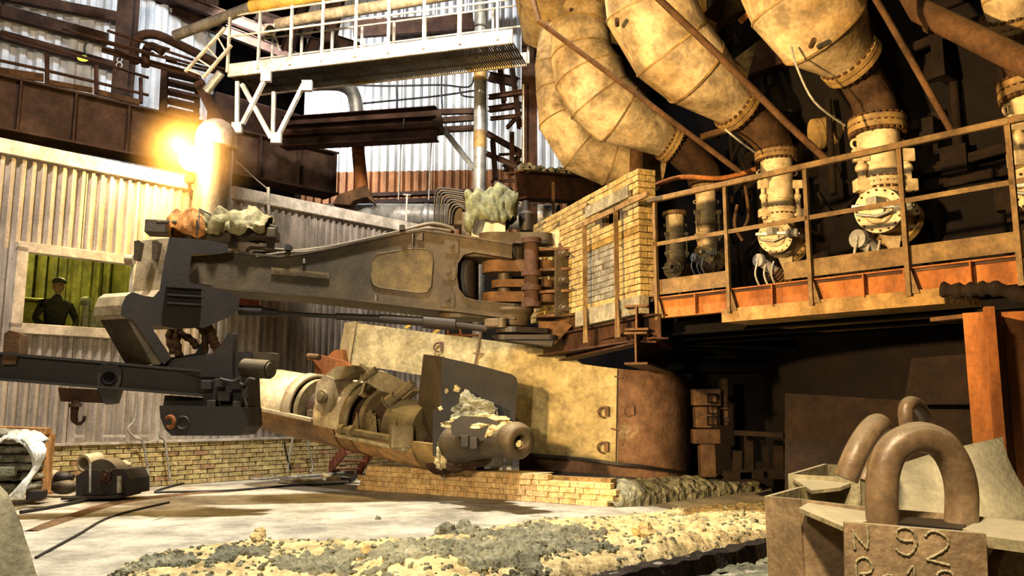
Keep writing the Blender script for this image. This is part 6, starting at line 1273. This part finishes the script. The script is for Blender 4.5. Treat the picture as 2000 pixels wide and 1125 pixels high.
# ================================================================= PROPS ON THE FLOOR, LEFT
# pallet of sacks
g = thing('timber_crate', 'broken timber crate side standing behind the grey sacks at the left edge', 'crate', gr(82, 968))
mb = MB(); mb.bar(at(78, 966, 11.3), at(88, 838, 11.4), .12, .16, V((0, 1, 0))); part(mb, 'upright', MT['wood'], g)
mb = MB(); mb.bar(at(-20, 838, 11.1), at(95, 842, 11.3), .3, .08); part(mb, 'top_board', MT['wood'], g)
mb = MB(); mb.bar(at(92, 848, 11.5), at(82, 965, 11.5), .06, .2, V((1, 0, 0))); part(mb, 'side_board', MT['wood'], g)
mb = MB(); mb.bar(at(50, 962, 11.0), at(90, 964, 11.0), .3, .04); part(mb, 'base_board', MT['wood'], g)
RS = random.Random(9); k = 0
for r_, y in enumerate((948, 930, 912, 894, 876, 860, 846)):
    for c_, x in enumerate((-16, 22, 58)):
        if r_ == 6 and c_ == 2: continue
        mb = MB(); mb.sph((0, 0, 0), 1, 20, 12); cc = at(x + RS.uniform(-6, 6), y + RS.uniform(-2, 2), 10.9 + .1 * c_)
        for i, v in enumerate(mb.v):
            p = V(v); s_ = lambda q: math.copysign(abs(q) ** .6, q); p = V((s_(p.x) * .15, s_(p.y) * .2, s_(p.z) * .055)) * (1 + .3 * noise.noise(p * 2 + V((k, 0, 0)))); mb.v[i] = tuple(cc + p)
        solo(mb, 'sack', MT['bags'], 'grey sack, ' + ('left', 'middle', 'right')[c_] + ' file of the left-edge stack, ' + ('bottom layer', 'second layer from the floor', 'third layer from the floor', 'fourth layer from the floor', 'fifth layer from the floor', 'second layer from the top', 'top layer')[r_], 'sack', 'sacks at the left edge'); k += 1
mb = MB(); rows = []
for j in range(41):
    t_ = j / 40; row = []
    pth = [(40, 842, 10.75), (62, 862, 10.6), (74, 885, 10.5), (70, 915, 10.5), (45, 950, 10.4), (30, 975, 10.4)]
    P = smooth_path([at(*p) for p in pth], 8); p = P[min(len(P) - 1, int(t_ * (len(P) - 1)))]; wd_ = .09 + .05 * math.sin(t_ * 7) + (.1 if t_ < .2 else 0)
    for i in range(17):
        q = p + V((lerp(-wd_, wd_, i / 16), -.05 * math.sin(PI * i / 16) - .03 * abs(noise.noise(V((i * .9, t_ * 9, 0)))), .02 * noise.noise(V((i * .7, t_ * 14, 3))))); row.append(q)
    rows.append(row)
mb.sheet(rows); solo(mb, 'plastic_film', MT['film'], 'white torn plastic film trailing down over the grey sacks', 'film', solid=.008)
mb = MB(); cx_ = at(30, 850, 10.7)
rows = [[cx_ + V((lerp(-.22, .28, i / 16), lerp(-.16, .3, j / 10), .05 - .12 * ((i / 8 - 1) ** 2) - .1 * ((j / 5 - 1) ** 2) * (j < 5) + .05 * noise.noise(V((i * .6, j * .6, 2))))) for i in range(17)] for j in range(11)]
mb.sheet(rows); solo(mb, 'plastic_film', MT['film'], 'crumpled white plastic sheet lying on top of the grey sacks', 'film', solid=.008)
for k, (x, y, lb) in enumerate(((72, 970, 'dark square block on the floor by the foot of the sack stack'), (12, 925, 'dark stone wedged low in the sack stack'))):
    mb = MB(); mb.box(at(x, y - 4, 10.6), (.2, .18, .12), .2); solo(mb, 'stone_block', MT['slag' if k else 'soot'], lb, 'block', bevel=.02)
# gearbox
g = thing('winch_housing', 'dark steel winch housing with a half drum standing by the brick base wall', 'winch', gr(200, 972)); Yw = 11.3; W = lambda x, y, d=0: at(x, y, Yw + d)
mb = MB(); mb.prism([W(x, y) for x, y in ((148, 968), (148, 930), (168, 918), (242, 916), (253, 936), (253, 966))], V((.05, .5, 0))); part(mb, 'case', MT['soot'], g, bevel=.012)
mb = MB(); c = W(208, 930, .25); mb.cyl(c + V((0, -.17, 0)), c + V((0, .17, 0)), .24, n=36); part(mb, 'drum', MT['olive'], g, bevel=.01)
mb = MB(); c = W(206, 931); mb.cyl(c, c - V((0, .04, 0)), .085, n=20); mb.cyl(c - V((0, .04, 0)), c - V((0, .09, 0)), .045, n=16); mb.cyl(c - V((0, .09, 0)), c - V((0, .1, 0)), .02, n=8); part(mb, 'shaft_boss', MT['rust_dark'], g)
for x, y in ((196, 922), (217, 921), (196, 942), (217, 942)):
    mb = MB(); c = W(x, y); mb.cyl(c, c - V((0, .03, 0)), .018, n=6); part(mb, 'bolt', MT['olive'], g)
for x, y0, y1, r in ((176, 905, 962, .014), (233, 930, 962, .03)):
    mb = MB(); mb.cyl(W(x, y0, -.08), W(x, y1, -.08), r, n=10); part(mb, 'stud', MT['hose_grey'], g)
mb = MB(); mb.bar(W(142, 970, .2), W(256, 966, .2), .6, .03); part(mb, 'base_plate', MT['soot'], g)
g0 = thing('pipe_ring', 'short wide pipe ring lying on the winch housing with its dark mouth showing', 'pipe', W(163, 918, .3)); mb = MB(); ax_ = V((-.35, -1, -.1)).normalized(); c = W(163, 906, .15); mb.lathe(c, ax_, [(-.25, .125), (0, .125), (0, .09), (-.24, .09)], 28); part(mb, 'sleeve', MT['olive_light'], g0)
mb = MB(); mb.cyl(c - ax_ * .2, c - ax_ * .24, .09, n=24); part(mb, 'inner_plug', MT['soot'], g0)
for k, (x, y, r, lb) in enumerate(((97, 930, .11, 'pale round-ended canister left of the winch housing'), (120, 932, .1, 'dark oval canister beside the pale one'), (125, 950, .13, 'low brown-green canister lying in front of the dark oval one'), (238, 908, .08, 'pale knob of a bundle behind the winch housing'))):
    mb = MB(); mb.sph(at(x, y, 11.8), r, 20, 12, (1.5, 1, .85)); mb.cyl(at(x, y, 11.8) + V((r * 1.2, 0, 0)), at(x, y, 11.8) + V((r * 1.7, 0, 0)), r * .4, n=14); solo(mb, 'canister', MT['olive_light' if k in (0, 3) else 'soot' if k == 1 else 'olive'], lb, 'canister')
mb = MB(); mb.cyl(gr(170, 975) + V((0, 0, .02)), gr(254, 963) + V((0, 0, .03)), .025, n=10); mb.cyl(gr(165, 974), gr(165, 974) + V((0, 0, .09)), .06, n=14); solo(mb, 'floor_rod', MT['hose_grey'], 'grey rod with a bolt block lying in front of the winch housing', 'rod')
def ground_line(pts, r, nm, m, lb, cat, grp=None, z=None):
    mb = MB(); mb.tube(smooth_path([gr(x, y) + V((0, 0, r)) for x, y in pts], 6), r, 8); return solo(mb, nm, MT[m], lb, cat, grp)
ground_line(((40, 1004), (120, 990), (235, 966)), .022, 'long_bar', 'soot', 'long dark bar lying on the floor in front of the winch', 'bar')
ground_line(((70, 1092), (150, 1048), (220, 1010), (330, 983)), .013, 'steel_cable', 'soot', 'thin taut dark cable running from the left corner over the floor', 'cable')
ground_line(((406, 938), (350, 948), (304, 962), (330, 963), (450, 960), (560, 951), (640, 948), (672, 946)), .017, 'rubber_hose', 'blackrub', 'black rubber hose making a sharp hairpin on the floor', 'hose')
ground_line(((690, 925), (640, 930), (590, 934), (550, 939), (600, 942), (690, 938)), .03, 'grey_hose', 'hose_grey', 'grey looped hose in the heap by the left end of the low kerb', 'hose')
ground_line(((545, 944), (600, 948), (680, 944)), .028, 'grey_hose', 'hose_grey', 'grey hose lying foremost in the heap by the low kerb', 'hose')
ground_line(((480, 932), (530, 928), (545, 934), (500, 938), (478, 934)), .02, 'grey_hose', 'hose_grey', 'small grey hose loop left of the hose heap', 'hose')
ground_line(((625, 925), (655, 918), (700, 920), (740, 916)), .04, 'black_pipe', 'blackrub', 'black pipe lying across the hose heap behind the kerb', 'pipe')
g = thing('bent_fitting', 'tan and black bent fitting at the left end of the low kerb', 'fitting', gr(660, 942)); mb = MB(); mb.tube(smooth_path([gr(632, 936) + V((0, 0, .06)), gr(645, 942) + V((0, 0, .06)), gr(660, 944) + V((0, 0, .06))], 3), .055, 12); part(mb, 'elbow', MT['olive_light'], g)
mb = MB(); mb.tube([gr(662, 942) + V((0, 0, .05)), gr(678, 944) + V((0, 0, .05)), gr(692, 940) + V((0, 0, .05))], .04, 10); part(mb, 'coupling', MT['blackrub'], g)
mb = MB(); p = gr(724, 955); mb.box(p + V((0, 0, .05)), (.16, .12, .1), .5); mb.bar(p + V((-.1, 0, .06)), p + V((.02, 0, .18)), .05, .05); solo(mb, 'dark_wedge', MT['soot'], 'small dark wedge at the foot of the low kerb left part', 'wedge', bevel=.01)
for k in range(5):
    a_ = k * 1.3; mb = MB(); c = gr(440 + 5 * k, 934); mb.torus(c + V((0, 0, .03 + .03 * k)), V((.03 * math.sin(a_), .05 * math.cos(a_), 1)), .34 - .03 * k, .018, 30, 6); solo(mb, 'cable_coil', MT['blackrub'], 'flat black cable coil on the floor at the foot of the brick base wall', 'cable', 'coiled cables by the brick base')
ground_line(((470, 928), (500, 920), (525, 926), (560, 922)), .03, 'black_pipe', 'soot', 'dark pipe end beside the flat cable coils', 'pipe')
mb = MB(); mb.cyl(gr(372, 942) + V((0, 0, .07)), gr(400, 940) + V((0, 0, .07)), .07, n=16); solo(mb, 'log_roll', MT['olive_light'], 'short tan roll lying left of the cable coils', 'roll')
mb = MB(); mb.sph(gr(537, 925) + V((0, 0, .14)), .13, 18, 12, (1.1, .9, 1)); mb.cyl(gr(537, 925) + V((.05, -.05, .14)), gr(537, 925) + V((.12, -.2, .1)), .09, n=14); solo(mb, 'round_canister', MT['tarp'], 'pale round canister on the floor under the left end of the gun', 'canister')
mb = MB(); mb.sph(gr(478, 925) + V((0, 0, .16)), .1, 16, 10, (1.2, .9, 1)); mb.cyl(gr(478, 925) + V((0, 0, .2)), gr(476, 925) + V((0, 0, .34)), .04, n=10); solo(mb, 'round_canister', MT['rust'], 'rusty round pot right of the cable coils', 'pot')
# hoses hanging over the brick base
for k, (pts, lb) in enumerate(((((265, 768), (266, 800), (262, 822), (250, 838), (262, 854), (278, 862), (286, 900), (292, 948)), 'thin grey hose hooked over the brick base wall, left one'), (((312, 838), (312, 852), (322, 862), (328, 905), (334, 945)), 'thin grey hose hanging down the brick base wall, right one'))):
    mb = MB(); mb.tube(smooth_path([WL.hit(x, y, -.24) for x, y in pts], 5), .018, 7); solo(mb, 'wall_hose', MT['hose_grey'], lb, 'hose')
for k, (pts, lb) in enumerate(((((555, 862), (560, 890), (568, 918)), 'dark cable hanging left of the red steps'), (((585, 850), (600, 858), (604, 880), (611, 912), (606, 922)), 'grey hose arching down left of the red steps'), (((572, 856), (566, 885), (562, 920)), 'pale wire hanging beside the dark cable'))):
    mb = MB(); mb.tube(smooth_path([WL.hit(x, y, -.35) for x, y in pts], 5), .016, 7); solo(mb, 'hanging_cable', MT['hose_grey' if k else 'soot'], lb, 'cable')
# bits lying on the ledge
for k, (x0, x1, lb) in enumerate(((143, 163, 'small white scrap on the ledge above the brick base'), (198, 244, 'long white offcut on the ledge above the brick base'), (262, 292, 'flat white offcut right of the long one on the ledge'))):
    mb = MB(); mb.bar(WL.hit(x0, 852, -.12), WL.hit(x1, 852, -.12), .06, .04); solo(mb, 'offcut', MT['whitewash'], lb, 'offcut')
# blue drum
g = thing('blue_drum', 'round blue plastic drum hanging on the corrugated wall behind the gun tail', 'drum', WL.hit(520, 778, -.2)); c = WL.hit(520, 762, -.2); mb = MB(); mb.cyl(c + WL.n * .16, c - WL.n * .1, .165, n=32); part(mb, 'body', MT['blue'], g, bevel=.02)
mb = MB(); mb.torus(c - WL.n * .1, WL.n, .15, .014, 32, 8); part(mb, 'rim', MT['blue'], g)
mb = MB(); mb.box(c - WL.n * .115 + V((.0, 0, .06)), (.08, .012, .05), WANG); part(mb, 'sticker', MT['whitewash'], g, label='pale sticker')
# red patch of wall beyond arm
mb = MB(); mb.prism([WL.hit(x, y, -.06) for x, y in ((425, 575), (506, 575), (506, 600), (425, 600))], WL.n * .03); solo(mb, 'red_board', MT['redbrown'], 'red-brown panel on the corrugated wall just under the arm', 'panel')
# red steps
g = thing('red_steps', 'small red-brown steel steps with dusty treads behind the low kerb', 'steps', gr(690, 925))
for x in (0, 62):
    mb = MB(); mb.bar(gr(636 + x, 924) + V((0, 0, .0)), at(678 + x * .85, 874, 14.4), .04, .2); part(mb, 'stringer', MT['redbrown'], g)
for k in range(3):
    t_ = .18 + .32 * k; a = lerp(gr(640, 924), at(678, 874, 14.4), t_); b = lerp(gr(700, 924), at(734, 874, 14.4), t_); mb = MB(); mb.bar(a, b, .2, .03); part(mb, 'tread', MT['redbrown'], g)
# clutter between shield and wall
for k, (a, b, lb) in enumerate((((792, 641), (802, 634), 'short yellow bar tip poking above the shield, left one'), ((846, 652), (862, 640), 'short yellow bar tip poking above the shield, right one'))):
    mb = MB(); mb.bar(at(a[0], a[1], 14), at(b[0], b[1], 14), .05, .05); solo(mb, 'yellow_bar', MT['yellowp'], lb, 'bar')
g = thing('orange_rack', 'small orange rack glimpsed above the shield beneath the arm', 'rack', at(905, 655, 15))
for a, b in (((875, 640), (940, 640)), ((875, 655), (940, 655)), ((875, 638), (875, 665)), ((898, 640), (902, 662)), ((938, 638), (938, 665)), ((885, 636), (920, 634))):
    mb = MB(); mb.bar(at(*a, 15), at(*b, 15), .04, .04, V((0, 1, .2))); part(mb, 'bar', MT['rust_orange'], g)
for x in (876, 937):
    q_ = at(x, 660, 15); mb = MB(); mb.bar(q_, V((q_.x, q_.y, 0)), .04, .04, V((0, 1, 0))); part(mb, 'leg', MT['rust_orange'], g)
# pale concrete edge nearest the camera, bottom left
mb = MB(); prof = [(-60, 930), (0, 948), (14, 962), (28, 990), (42, 1030), (58, 1075), (72, 1125), (90, 1200), (100, 1260)]; rows = []
for j in range(13):
    row = []
    for i, (x, y) in enumerate(prof):
        p = at(x, y, 3.0) + V((-.95 * math.sin(PI * j / 24), .9 * math.sin(PI * j / 24), -.05 * math.sin(PI * j / 24))); row.append(p + V((noise.noise(p * 9), 0, noise.noise(p * 9 + V((3, 0, 0))))) * .008)
    rows.append(row)
mb.sheet(rows); q = [at(x, y, 3.0) for x, y in prof]; mb.add(q + [at(-400, 1260, 3.0), at(-400, 930, 3.0)], [list(range(len(prof) + 2))]); solo(mb, 'concrete_pier', MT['concrete'], 'pale rough concrete pier cut by the bottom left corner', 'pier')
ground_line(((740, 925), (775, 912), (800, 920), (835, 916)), .02, 'white_hose', 'hose_grey', 'white hose loop lying on top of the low kerb', 'hose')
for x in (868, 896): 
    mb = MB(); mb.bar(at(x - 5, 936, 11.9), at(x + 6, 918, 12.0), .03, .03); solo(mb, 'pale_bracket', MT['whitewash'], ('left' if x == 868 else 'right') + ' pale bracket behind the low kerb under the gun nose', 'bracket')

# ================================================================= EACH LABEL SINGLES OUT ONE THING
ORD = ['', 'second ', 'third ', 'fourth ', 'fifth ', 'sixth ', 'seventh ', 'eighth ', 'ninth ', 'tenth ', 'eleventh ', 'twelfth ', 'thirteenth ', 'fourteenth ', 'fifteenth ', 'sixteenth ', 'seventeenth ']
bpy.context.view_layer.update()
def rank(group, noun, first, last, key):
    os_ = [o for o in COL.objects if o.get('group') == group]
    def cen(o):
        bb = [V(c_) for c_ in o.bound_box]; p = sum(bb, V((0, 0, 0))) / 8 + o.location; return proj(p)[key]
    os_.sort(key=cen)
    for i, o in enumerate(os_):
        o['label'] = (first + ' ' if i == 0 else last + ' ' if i == len(os_) - 1 else ORD[i] + 'from the ' + ('left ' if key == 0 else 'top ')) + noun
rank('cables on the bright cladding', 'of the thin black cables strung across the bright cladding', 'leftmost', 'rightmost', 0)
rank('joists under the platform', 'of the soot-black joists under the platform', 'topmost', 'lowest', 1)
rank('posts under the platform', 'of the dim brown posts with foot blocks under the platform', 'leftmost', 'rightmost', 0)
rank('conduits above the girder', 'of the thin brown conduits running to the white walkway', 'topmost', 'lowest', 1)
rank('ropes at the cross beams', 'of the two thin pale ropes before the cross beams', 'left', 'right', 0)
rank('hooped pipes left of the torn tarpaulin', 'of the hooped pipes left of the torn green tarpaulin', 'leftmost', 'rightmost', 0)
rank('pipes beside the left tarpaulin', 'of the bent pipes dropping beside the pale tarpaulin', 'leftmost', 'rightmost', 0)
rank('horizontal pipes under the tarpaulin', 'of the thin horizontal pipes under the pale tarpaulin', 'topmost', 'lowest', 1)
rank('roof beams behind the walkway', 'of the dark roof beams behind the white walkway', 'leftmost', 'rightmost', 0)
rank('steelwork right of the vertical grey pipe', 'of the brown steel members right of the vertical grey pipe', 'topmost', 'lowest', 1)
rank('cables behind the handrail', 'of the brown drooping cables behind the platform handrail', 'leftmost', 'rightmost', 0)
rank('service pipes in the dark', 'of the thin rusty pipes in the dark behind the tuyere pipes', 'leftmost', 'rightmost', 0)
rank('coiled cables by the brick base', 'of the flat black cable coils by the brick base wall', 'topmost', 'lowest', 1)
